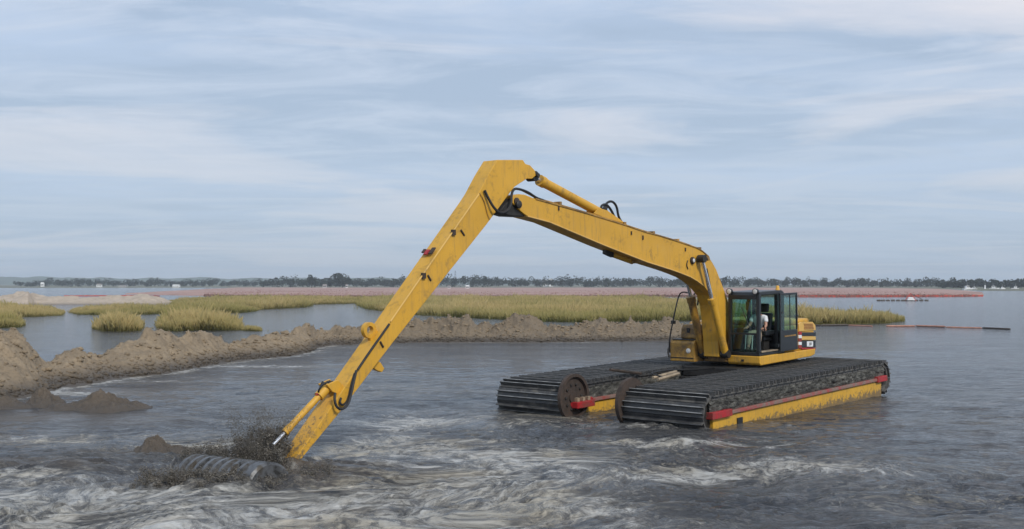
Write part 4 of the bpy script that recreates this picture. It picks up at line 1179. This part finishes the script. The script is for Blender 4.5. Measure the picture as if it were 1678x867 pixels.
# lugs
lg = P3(604, 541, 0)
lgm = MB(); nn = 22
for r_, yy in ((.085, -.05), (.16, -.05), (.16, .05), (.085, .05)):
    lgm.v += [(lg.x + r_ * math.cos(2 * math.pi * i / nn), yy, lg.z + r_ * math.sin(2 * math.pi * i / nn)) for i in range(nn)]
for j in range(4):
    for i in range(nn): lgm.f.append((j * nn + i, j * nn + (i + 1) % nn, ((j + 1) % 4) * nn + (i + 1) % nn, ((j + 1) % 4) * nn + i))
lgm.build('lifting_lug', M['yellow'], stick, smooth=True)
MB().prism(pp([(604, 553), (613, 540), (626, 545), (606, 562)], 0), -.045, .045).build('lug_base', M['yellow'], stick, .01)
MB().prism(pp([(612, 588), (622, 594), (628, 604), (624, 610), (616, 607), (606, 600)], .05), -.02, .09).build('rear_lug', M['yellow'], stick, .012)
# top lug for the stick cylinder
lq = P3(872, 288, 0)
MB().prism(pp([(858, 268), (868, 271), (876, 280), (877, 288), (871, 293), (860, 293)], .13), .07, .15).build('top_lug', M['yellow'], stick, .012)
MB().prism(pp([(858, 268), (868, 271), (876, 280), (877, 288), (871, 293), (860, 293)], .13), -.15, -.07).build('top_lug', M['yellow'], stick, .012)
MB().tube((lq.x, -.2, lq.z), (lq.x, .2, lq.z), .05).build('lug_pin', M['dark_steel'], stick, smooth=True)
# ---- stick cylinder on top of the boom
sc_ = cylinder('stick_cylinder', (872, 289), (886, 296), (985, 349.5), 0.0, .115, .062, 'yellow')
MB().prism(pp([(968, 344), (984, 343), (992, 349), (1003, 352), (1022, 366), (975, 352)], .1), -.02, .02).build('cylinder_bracket', M['yellow'], boom, .01)
for ya in (-.16, .13):
    MB().prism(pp([(970, 350), (978, 341), (992, 345), (1025, 368), (985, 356)], .1), ya, ya + .035).build('cylinder_bracket', M['yellow'], boom, .01)
MB().path([P3(985, 345, .05), P3(985, 337, .05), P3(993, 334, .05), P3(1001, 343, .05), P3(1008, 358, .05), P3(1015, 364, .05)], .032).build('cylinder_hose', M['rubber'], boom, smooth=True)
MB().path([P3(988, 344, -.08), P3(994, 332, -.08), P3(1003, 329, -.08), P3(1011, 338, -.08), P3(1013, 355, -.08), P3(1020, 366, -.08)], .032).build('cylinder_hose', M['rubber'], boom, smooth=True)
MB().tube(P3(984, 348, .05), P3(994, 340, .05), .04).build('hose_fitting', M['dark_steel'], boom, smooth=True)
# ---- hoses at the elbow
MB().path([P3(794, 312, .26), P3(800, 325, .28), P3(810, 342, .34), P3(820, 350, .36), P3(832, 346, .36), P3(838, 334, .34), P3(838, 318, .3), P3(842, 309, .2), P3(852, 310, .16), P3(866, 315, .16), P3(878, 324, .15), P3(892, 329, .15)], .030).build('elbow_hose', M['rubber'], boom, smooth=True)
MB().path([P3(812, 345, .30), P3(824, 350, .32), P3(834, 343, .30), P3(838, 328, .26), P3(839, 314, .2), P3(846, 308, .1), P3(858, 313, .1), P3(880, 325, .08)], .024).build('elbow_hose', M['rubber_grey'], boom, smooth=True)
# ---- bucket cylinder low on the stick
bc = cylinder('tool_cylinder', (444, 733), (469, 706.5), (541, 630), 0.0, .062, .036, 'yellow')
MB().tube(P3(522, 650, 0), P3(534, 637, 0), .098, n=18).build('cylinder_collar', M['yellow'], bc, smooth=True)
MB().prism(pp([(528, 630), (546, 622), (556, 632), (552, 648), (537, 641)], .0), -.14, -.09).build('cylinder_mount', M['yellow'], stick, .01)
MB().prism(pp([(528, 630), (546, 622), (556, 632), (552, 648), (537, 641)], .0), .09, .14).build('cylinder_mount', M['yellow'], stick, .01)
MB().path([P3(524, 650, .0), P3(521, 640, .05), P3(530, 629, .1), P3(541, 624, .15)], .02).build('cylinder_hose', M['rubber'], stick, smooth=True)
MB().tube(P3(519, 645, .02), P3(526, 652, .02), .03, n=8).build('red_fitting', M['red'], bc)
MB().tube(P3(530, 626, -.05), P3(526, 634, -.05), .035, n=8).build('hose_fitting', M['dark_steel'], bc)
MB().path([P3(584, 607, .26), P3(579, 628, .29), P3(575, 648, .33), P3(570, 664, .35), P3(560, 672, .35), P3(551, 667, .34), P3(548, 655, .32), P3(549, 644, .28)], .026).build('loop_hose', M['rubber'], stick, smooth=True)
MB().path([P3(581, 612, .24), P3(575, 634, .26), P3(571, 655, .27), P3(562, 665, .27), P3(556, 660, .26), P3(559, 652, .25)], .022).build('loop_hose', M['rubber'], stick, smooth=True)

# ---- dredging drum at the stick's foot
def to_local(v): return ROOT_I @ Vector(v)
ne = ground(443, 797); fe = ground(318, 770)
na, fa = to_local((ne.x, ne.y, -.06)), to_local((fe.x, fe.y, -.16))
ax = (na - fa); Ld = ax.length; ax.normalize()
prof = [(0, .05), (0.02, .30)]
nrib = 8
for i in range(nrib):
    h0 = .05 + (Ld - .35) * i / nrib; st_ = (Ld - .35) / nrib
    prof += [(h0, .315), (h0 + st_ * .10, .40), (h0 + st_ * .50, .405), (h0 + st_ * .60, .315), (h0 + st_ * .98, .315)]
prof += [(Ld - .28, .41), (Ld - .04, .41), (Ld, .37), (Ld, .12), (Ld + .03, .10), (Ld + .03, .02)]
k = NB('worn_drum_steel'); n = k.noise(5, 7, .6, .4)
k.set(color=k.ramp(n, [(.35, (.045, .044, .042)), (.52, (.13, .133, .138)), (.62, (.065, .056, .044)), (.75, (.05, .043, .034))]), rough=k.ramp(n, [(.3, .22), (.7, .5)]), metal=.45)
M['drum'] = k.m
prof = [(h_, r_ * 1.13) for h_, r_ in prof]
drum = MB().lathe(fa, ax, prof, 40).build('dredge_drum', M['drum'], exc, smooth=True)
tipc = P3(436, 816, 0)
MB().tube(fa + ax * Ld * .52, tipc, .13, .12).build('drum_mount', M['rust'], exc, smooth=True)

# ---- cab
XF, XB, CY0, CY1, ZB, ZT = 1.27, -.30, .35, 1.36, 1.37, 3.22
cab = MB().box(XB, XF - .02, CY0 + .02, CY1 - .02, ZB - .01, ZB + .10).build('cab', M['black'], exc, .02)
def pil(x0, z0, x1, z1, y, w=.05, d=.05):
    return MB().add([(x0 - w, y - d, z0), (x0 + w, y - d, z0), (x0 + w, y + d, z0), (x0 - w, y + d, z0), (x1 - w, y - d, z1), (x1 + w, y - d, z1), (x1 + w, y + d, z1), (x1 - w, y + d, z1)],
                    [(3, 2, 1, 0), (4, 5, 6, 7), (0, 1, 5, 4), (1, 2, 6, 5), (2, 3, 7, 6), (3, 0, 4, 7)]).build('pillar', M['black'], cab, .015)
for yy in (CY0 + .05, CY1 - .05):
    pil(XF - .05, ZB + .1, XF - .09, ZT - .10, yy, .055, .05)
    pil(XB + .06, ZB + .1, XB + .06, ZT - .10, yy, .06, .05)
xd = P(1275.5, 530, CY1)[0]                         # rear post of the doorway
pil(xd, ZB + .1, xd, ZT - .1, CY1 - .05, .055, .05)
pil(xd, ZB + .1, xd, ZT - .1, CY0 + .05, .045, .05)
MB().prism([(XF - .03, ZT - .12), (XF - .10, ZT - .02), (XF - .3, ZT), (XB + .15, ZT + .01), (XB, ZT - .05), (XB, ZT - .12)], CY0, CY1).build('roof', M['black'], cab, .025)
zm = P(1220, 547, CY0 + .5)[1]
MB().box(XF - .10, XF - .02, CY0 + .1, CY1 - .1, zm - .025, zm + .025).build('cross_bar', M['black'], cab)
MB().box(XF - .10, XF - .02, CY0 + .1, CY1 - .1, ZT - .23, ZT - .10).build('header_bar', M['black'], cab, .01)
MB().box(XF - .065, XF - .055, CY0 + .09, CY1 - .09, zm + .02, ZT - .22).build('windscreen', M['glass'], cab)
MB().box(XF - .06, XF - .05, CY0 + .09, CY1 - .09, ZB + .1, zm - .02).build('lower_windscreen', M['glass'], cab)
MB().box(XB + .1, XF - .1, CY0 + .045, CY0 + .055, ZB + .75, ZT - .12).build('side_window', M['glass'], cab)
MB().box(XB + .1, XF - .1, CY0 + .02, CY0 + .07, ZB + .1, ZB + .75).build('side_panel', M['black'], cab)
MB().box(XB + .02, XB + .06, CY0 + .1, CY1 - .1, ZB + .1, ZB + .80).build('rear_panel', M['black'], cab)
MB().box(XB + .035, XB + .045, CY0 + .1, CY1 - .1, ZB + .80, ZT - .12).build('rear_window', M['glass'], cab)
MB().box(XB + .1, xd - .05, CY1 - .07, CY1 - .03, ZB + .1, ZB + .85).build('side_panel', M['black'], cab)
MB().box(XB + .1, xd - .05, CY1 - .055, CY1 - .045, ZB + .85, ZT - .12).build('side_window', M['glass'], cab)
MB().box(xd + .05, XF - .12, CY1 - .10, CY1 + .02, ZB + .095, ZB + .13).build('door_sill', M['wood'], cab)
# open door folded back against the side
dA, dB = P(1278.5, 530, 1.47)[0], P(1307, 530, 1.47)[0]
zd0, zd1 = P(1290, 575, 1.47)[1], P(1290, 480, 1.47)[1]
zw = P(1290, 541, 1.47)[1]
door = MB().box(dB, dA, 1.435, 1.475, zd0, zw).build('cab_door', M['black'], cab, .012)
for a, b, c, d in ((dB, dB + .055, zw, zd1), (dA - .055, dA, zw, zd1), (dB + .055, dA - .055, zd1 - .06, zd1)):
    MB().box(a, b, 1.43, 1.48, c, d).build('door_frame', M['black'], cab, .01)
MB().box(dB + .05, dA - .05, 1.452, 1.46, zw, zd1 - .05).build('door_window', M['glass'], cab)
xm = dB + (dA - dB) * .42
MB().box(xm - .012, xm + .012, 1.445, 1.468, zw, zd1 - .05).build('window_divider', M['black'], cab)
MB().box(dA - .16, dA - .08, 1.475, 1.50, zw + .5, zw + .56).build('door_handle', M['dark_steel'], cab)
MB().box(dB + .15, dA - .25, 1.476, 1.486, zd0 + .42, zd0 + .46).build('door_pull', M['yellow_muddy'], cab)
for z_ in (zd0 + .15, zd1 - .3):
    MB().box(dA - .02, dA + .10, CY1 - .02, 1.45, z_, z_ + .08).build('door_hinge', M['black'], cab)
# roof lamps, beacon, mirror, wiper
for a, b, yy in ((1196, 480, CY0 + .05), (1240, 480.5, CY1 - .12)):
    q = P3(a, b, yy)
    MB().lathe((XF - .12, q.y, ZT + .0), (1, 0, 0), [(0, .05), (.02, .085), (.12, .09), (.12, .075)], 18).build('lamp_housing', M['black'], cab, smooth=True)
    MB().lathe((XF + .0, q.y, ZT + .0), (1, 0, 0), [(0, .072), (.01, .065), (.018, .03)], 18).build('lamp_lens', M['lamp_lens'], cab, smooth=True)
    MB().box(XF - .10, XF - .04, q.y - .03, q.y + .03, ZT - .12, ZT - .06).build('lamp_bracket', M['black'], cab)
q = P3(1284, 475, CY1 - .15)
MB().lathe((XB + .12, CY1 - .15, ZT), (0, 0, 1), [(0, .07), (.03, .07), (.04, .055), (.12, .05), (.14, .03)], 16).build('beacon', M['amber'], cab, smooth=True)
MB().tube((XF + .0, CY1 - .25, zm + .08), (XF + .0, CY0 + .45, zm + .78), .012, n=6).build('wiper', M['black'], cab)
MB().box(XF - .2, XF - .18, CY0 + .5, CY0 + .62, ZT - .55, ZT - .30).build('inner_mirror', M['black'], cab)
# inside
st = MB().box(-.02, .46, .62, 1.10, ZB + .38, ZB + .52).build('seat', M['black'], cab, .04)
MB().prism([(-.02, ZB + .50), (.10, ZB + .50), (-.02, ZB + 1.18), (-.12, ZB + 1.18)], .62, 1.10).build('backrest', M['black'], cab, .04)
MB().prism([(-.05, ZB + 1.20), (.03, ZB + 1.20), (.0, ZB + 1.46), (-.09, ZB + 1.46)], .72, 1.00).build('head_rest', M['black'], cab, .04)
MB().box(.05, .40, .68, 1.04, ZB + .1, ZB + .38).build('seat_base', M['dark_steel'], cab)
for yy in (.52, 1.16):
    MB().box(.05, .62, yy - .07, yy + .07, ZB + .55, ZB + .68).build('console', M['black'], cab, .02)
    MB().tube((.56, yy, ZB + .68), (.62, yy, ZB + .86), .018, .024, n=8).build('joystick', M['rubber'], cab)
for yy in (.74, .96):
    MB().tube((.98, yy, ZB + .10), (.90, yy, ZB + .62), .014, n=6).build('travel_lever', M['lamp_lens'], cab)
    MB().box(.92, 1.08, yy - .06, yy + .06, ZB + .12, ZB + .16).build('pedal', M['dark_steel'], cab)

# ================================================================ THE OPERATOR
M['skin'] = plain('skin', (0.42, 0.23, 0.16), .55, 0, .08)
M['shirt'] = plain('white_shirt', (0.72, 0.74, 0.77), .85, 0, .05, 20)
M['trousers'] = plain('khaki_trousers', (0.36, 0.29, 0.21), .85, 0, .1, 20)
M['hair'] = plain('dark_cap', (0.02, 0.018, 0.016), .8)
M['boot'] = plain('brown_boots', (0.06, 0.04, 0.025), .7)
def skin(name, verts, edges, radii, mat, parent=None, root=0, sub=2):
    me = bpy.data.meshes.new(name); me.from_pydata([tuple(v) for v in verts], edges, [])
    o = bpy.data.objects.new(name, me); COL.objects.link(o)
    o.modifiers.new('skin', 'SKIN')
    if not me.skin_vertices: 
        bm = bmesh.new(); bm.from_mesh(me); bm.verts.layers.skin.verify(); bm.to_mesh(me); bm.free()
    for i, r_ in enumerate(radii):
        me.skin_vertices[0].data[i].radius = (r_, r_) if not isinstance(r_, tuple) else r_
        me.skin_vertices[0].data[i].use_root = (i == root)
    s_ = o.modifiers.new('sub', 'SUBSURF'); s_.levels = sub; s_.render_levels = sub
    me.materials.append(mat)
    if parent: o.parent = parent
    return o
# seated on the cab seat, leaning forward, hands to the levers (machine axes, metres from the seat's hip point)
hip = Vector((.18, .86, ZB + .62))
def hp(x, y, z): return hip + Vector((x, y, z))
bv = [hp(0, 0, 0), hp(.05, 0, .20), hp(.12, 0, .42), hp(.18, 0, .53), hp(.215, 0, .60), hp(.25, 0, .70), hp(.255, 0, .78)]
be = [(0, 1), (1, 2), (2, 3), (3, 4), (4, 5), (5, 6)]
br = [(.14, .12), (.145, .11), (.155, .11), (.07, .07), (.062, .062), (.085, .095), (.07, .08)]
for s_ in (-1, 1):
    n0 = len(bv)
    bv += [hp(.14, s_ * .19, .44), hp(.24, s_ * .27, .20), hp(.42, s_ * .27, .13), hp(.46, s_ * .275, .135)]
    br += [.062, .047, .034, .034]
    be += [(2, n0), (n0, n0 + 1), (n0 + 1, n0 + 2), (n0 + 2, n0 + 3)]
    for kf, (dy_, ln) in enumerate(((-.03, .07), (-.01, .08), (.012, .075), (.032, .06))):
        m0 = len(bv); bv += [hp(.46 + ln * .6, s_ * .275 + dy_, .135), hp(.46 + ln * .8, s_ * .275 + dy_, .135 - ln * .5)]
        br += [.009, .008]; be += [(n0 + 3, m0), (m0, m0 + 1)]
    m0 = len(bv); bv += [hp(.45, s_ * .275 - s_ * .05, .13), hp(.49, s_ * .275 - s_ * .055, .12)]; br += [.011, .009]; be += [(n0 + 3, m0), (m0, m0 + 1)]
    n1 = len(bv)
    bv += [hp(.10, s_ * .10, -.03), hp(.43, s_ * .16, .0), hp(.52, s_ * .16, -.38), hp(.54, s_ * .16, -.47), hp(.68, s_ * .17, -.49)]
    br += [.095, .068, .048, .045, .038]
    be += [(0, n1), (n1, n1 + 1), (n1 + 1, n1 + 2), (n1 + 2, n1 + 3), (n1 + 3, n1 + 4)]
wm = ROOT_M
base_pt = wm @ hip
def tow(vs): return [wm @ v - base_pt for v in vs]
body = skin('person', tow(bv), be, br, M['skin'])
body.location = base_pt
tag(body, 'person in white t-shirt and dark cap seated in the excavator cab', 'person')
sv = [hp(-.01, 0, .02), hp(.05, 0, .20), hp(.12, 0, .42), hp(.165, 0, .50)]
se = [(0, 1), (1, 2), (2, 3)]; sr = [(.165, .145), (.17, .135), (.178, .132), .085]
for s_ in (-1, 1):
    n0 = len(sv); sv += [hp(.14, s_ * .20, .44), hp(.205, s_ * .255, .29)]; sr += [.082, .072]; se += [(2, n0), (n0, n0 + 1)]
skin('shirt', tow(sv), se, sr, M['shirt'], body)
tv = [hp(-.01, 0, .0), hp(.0, 0, .06)]; te = [(0, 1)]; tr = [(.16, .14), (.155, .13)]
for s_ in (-1, 1):
    n0 = len(tv); tv += [hp(.10, s_ * .10, -.03), hp(.43, s_ * .16, .0), hp(.52, s_ * .16, -.38)]; tr += [.108, .084, .068]; te += [(0, n0), (n0, n0 + 1), (n0 + 1, n0 + 2)]
skin('trousers', tow(tv), te, tr, M['trousers'], body)
for s_ in (-1, 1):
    skin('boot', tow([hp(.535, s_ * .16, -.40), hp(.54, s_ * .16, -.475), hp(.70, s_ * .17, -.495)]), [(0, 1), (1, 2)], [.06, .058, .048], M['boot'], body)
hc_ = hp(.25, 0, .79)
def dome(name, centre, rx, ry, rz, zmin, mat):
    bm = bmesh.new(); bmesh.ops.create_uvsphere(bm, u_segments=20, v_segments=14, radius=1)
    bmesh.ops.delete(bm, geom=[v for v in bm.verts if v.co.z < zmin], context='VERTS')
    me = bpy.data.meshes.new(name)
    for v in bm.verts:
        p_ = centre + Vector((v.co.x * rx, v.co.y * ry, v.co.z * rz)); v.co = wm @ p_ - base_pt
    bm.to_mesh(me); bm.free(); me.materials.append(mat)
    o = bpy.data.objects.new(name, me); COL.objects.link(o); o.parent = body
    for pol in me.polygons: pol.use_smooth = True
    sd = o.modifiers.new('solid', 'SOLIDIFY'); sd.thickness = .008
    return o
dome('cap', hc_ + Vector((0, 0, -.02)), .112, .10, .10, .05, M['hair'])
def local_prism(name, poly, y0, y1, mat):
    mb = MB(); mb.prism(poly, y0, y1); mb.v = [tuple(wm @ Vector(v) - base_pt) for v in mb.v]
    return mb.build(name, mat, body, .004)
local_prism('cap_brim', [(hc_.x + .07, hc_.z), (hc_.x + .19, hc_.z - .03), (hc_.x + .19, hc_.z - .018), (hc_.x + .07, hc_.z + .015)], hc_.y - .07, hc_.y + .07, M['hair'])
local_prism('nose', [(hc_.x + .08, hc_.z - .02), (hc_.x + .118, hc_.z - .075), (hc_.x + .08, hc_.z - .085)], hc_.y - .013, hc_.y + .013, M['skin'])
for s_ in (-1, 1):
    local_prism('ear', [(hc_.x - .01, hc_.z - .03), (hc_.x + .02, hc_.z - .03), (hc_.x + .01, hc_.z - .085), (hc_.x - .01, hc_.z - .08)], hc_.y + s_ * .088 - .01, hc_.y + s_ * .088 + .01, M['skin'])
    local_prism('eye', [(hc_.x + .08, hc_.z - .03), (hc_.x + .094, hc_.z - .03), (hc_.x + .094, hc_.z - .042), (hc_.x + .08, hc_.z - .042)], hc_.y + s_ * .033 - .012, hc_.y + s_ * .033 + .012, M['hair'])
local_prism('mouth', [(hc_.x + .08, hc_.z - .108), (hc_.x + .092, hc_.z - .108), (hc_.x + .092, hc_.z - .116), (hc_.x + .08, hc_.z - .116)], hc_.y - .025, hc_.y + .025, M['hair'])

# ================================================================ MUD SPLASH
k = NB('flying_mud'); n = k.noise(6, 4)
k.set(color=k.ramp(n, [(.35, (.060, .053, .043)), (.65, (.16, .142, .115))]), rough=.35)
M['splash'] = k.m
def blobs(name, C, S, D, label):
    """C centres, S sizes, D elongation directions"""
    n = len(C)
    D = D / (np.linalg.norm(D, axis=1)[:, None] + 1e-9)
    jit = rng.uniform(.6, 1.35, (n, len(IV), 1))
    L = IV[None] * jit
    el = rng.uniform(1.0, 1.7, n)[:, None, None]
    al = (L * D[:, None]).sum(2, keepdims=True)
    L = (L + D[:, None] * al * (el - 1)) * S[:, None, None]
    v = (C[:, None] + L).reshape(-1, 3)
    f = (IF[None] + (np.arange(n) * len(IV))[:, None, None]).reshape(-1, 3)
    o = np_mesh(name, v, f, M['splash'], True)
    return tag(o, label, 'splash', kind='stuff')
def plume(px0, px1, py0, py1, Y, dY, n, smin, smax, core):
    """drops thrown up between two picture columns; thick low down, sparse on top"""
    x = rng.beta(2.2, 1.7, n); top = rng.random(n) ** 1.6
    env = np.interp(x, core[0], core[1])
    zt = height(py0, Y)
    C = np.stack([at_depth(px0 + x * (px1 - px0), Y) + rng.normal(0, .05, n), Y + rng.normal(0, dY, n), zt * env * top * rng.uniform(.75, 1.08, n) - .03], 1)
    s_ = smin + (smax - smin) * rng.random(n) ** 3 * (1.15 - top)
    D = np.stack([(x - .6) * 1.2 + rng.normal(0, .4, n), rng.normal(0, .4, n), np.full(n, .8) + rng.normal(0, .4, n)], 1)
    return C, s_, D
def strands(n, per, pxa, pxb, pyw, vup, vside, smin, smax, g=9.8, tmax=1.0, clump=.05, dy=.2):
    C, S, D = [], [], []
    for _ in range(n):
        u = rng.random()
        o_ = ground(pxa + u * (pxb - pxa), pyw + rng.normal(0, 3)); o_ = np.array([o_.x + rng.normal(0, .08), o_.y + rng.normal(0, dy), rng.uniform(-.02, .16)])
        vz = vup * rng.uniform(.35, 1.0); vx = vside * rng.normal(0.15, .7); vy = vside * rng.normal(0, .5)
        T_ = min(tmax, 2 * vz / g) * rng.uniform(.5, 1.0)
        t_ = T_ * rng.random(per) ** rng.uniform(.5, 1.3)
        p_ = np.stack([o_[0] + vx * t_, o_[1] + vy * t_, o_[2] + vz * t_ - .5 * g * t_ ** 2], 1)
        p_ += rng.normal(0, 1, (per, 3)) * (clump * (.25 + t_ / max(T_, 1e-3)))[:, None]
        C.append(p_); D.append(np.stack([np.full(per, vx), np.full(per, vy), vz - g * t_], 1))
        S.append(smin + (smax - smin) * rng.random(per) ** 5)
    C, S, D = np.concatenate(C), np.concatenate(S), np.concatenate(D)
    k_ = C[:, 2] > -.05
    return C[k_], S[k_], D[k_]
parts = [strands(130, 230, 388, 460, 768, 4.5, .55, .003, .0085, clump=.08, dy=.10),
         strands(60, 230, 396, 462, 768, 3.7, .36, .004, .022, clump=.055, dy=.10),
         strands(75, 160, 300, 385, 764, 2.5, .42, .003, .013, clump=.05, dy=.10),
         strands(110, 160, 232, 398, 796, 1.55, .50, .003, .014, clump=.045, dy=.10),
         strands(40, 90, 385, 448, 800, 1.0, .4, .003, .012, clump=.04, dy=.06),
         strands(35, 190, 425, 462, 776, 2.6, .30, .003, .015, clump=.055, dy=.10),
         strands(40, 80, 455, 545, 783, 1.3, .8, .004, .014, clump=.05, dy=.2)]
blobs('mud_splash', *[np.concatenate([p[i] for p in parts]) for i in range(3)], 'dark muddy water thrown up round the dredge drum')

# ================================================================ HAZE
m = bpy.data.materials.new('haze'); m.use_nodes = True
ns, ls = m.node_tree.nodes, m.node_tree.links
ns.remove(ns['Principled BSDF'])
pv = ns.new('ShaderNodeVolumePrincipled')
pv.inputs['Color'].default_value = (0.80, 0.88, 0.97, 1)
pv.inputs['Density'].default_value = 0.00022
ls.new(pv.outputs[0], ns['Material Output'].inputs['Volume'])
hb = MB().box(-6000, 6000, -120, 4600, -2.5, 62).build('haze', m)
tag(hb, 'pale blue haze in the air over the water', 'haze', kind='stuff')
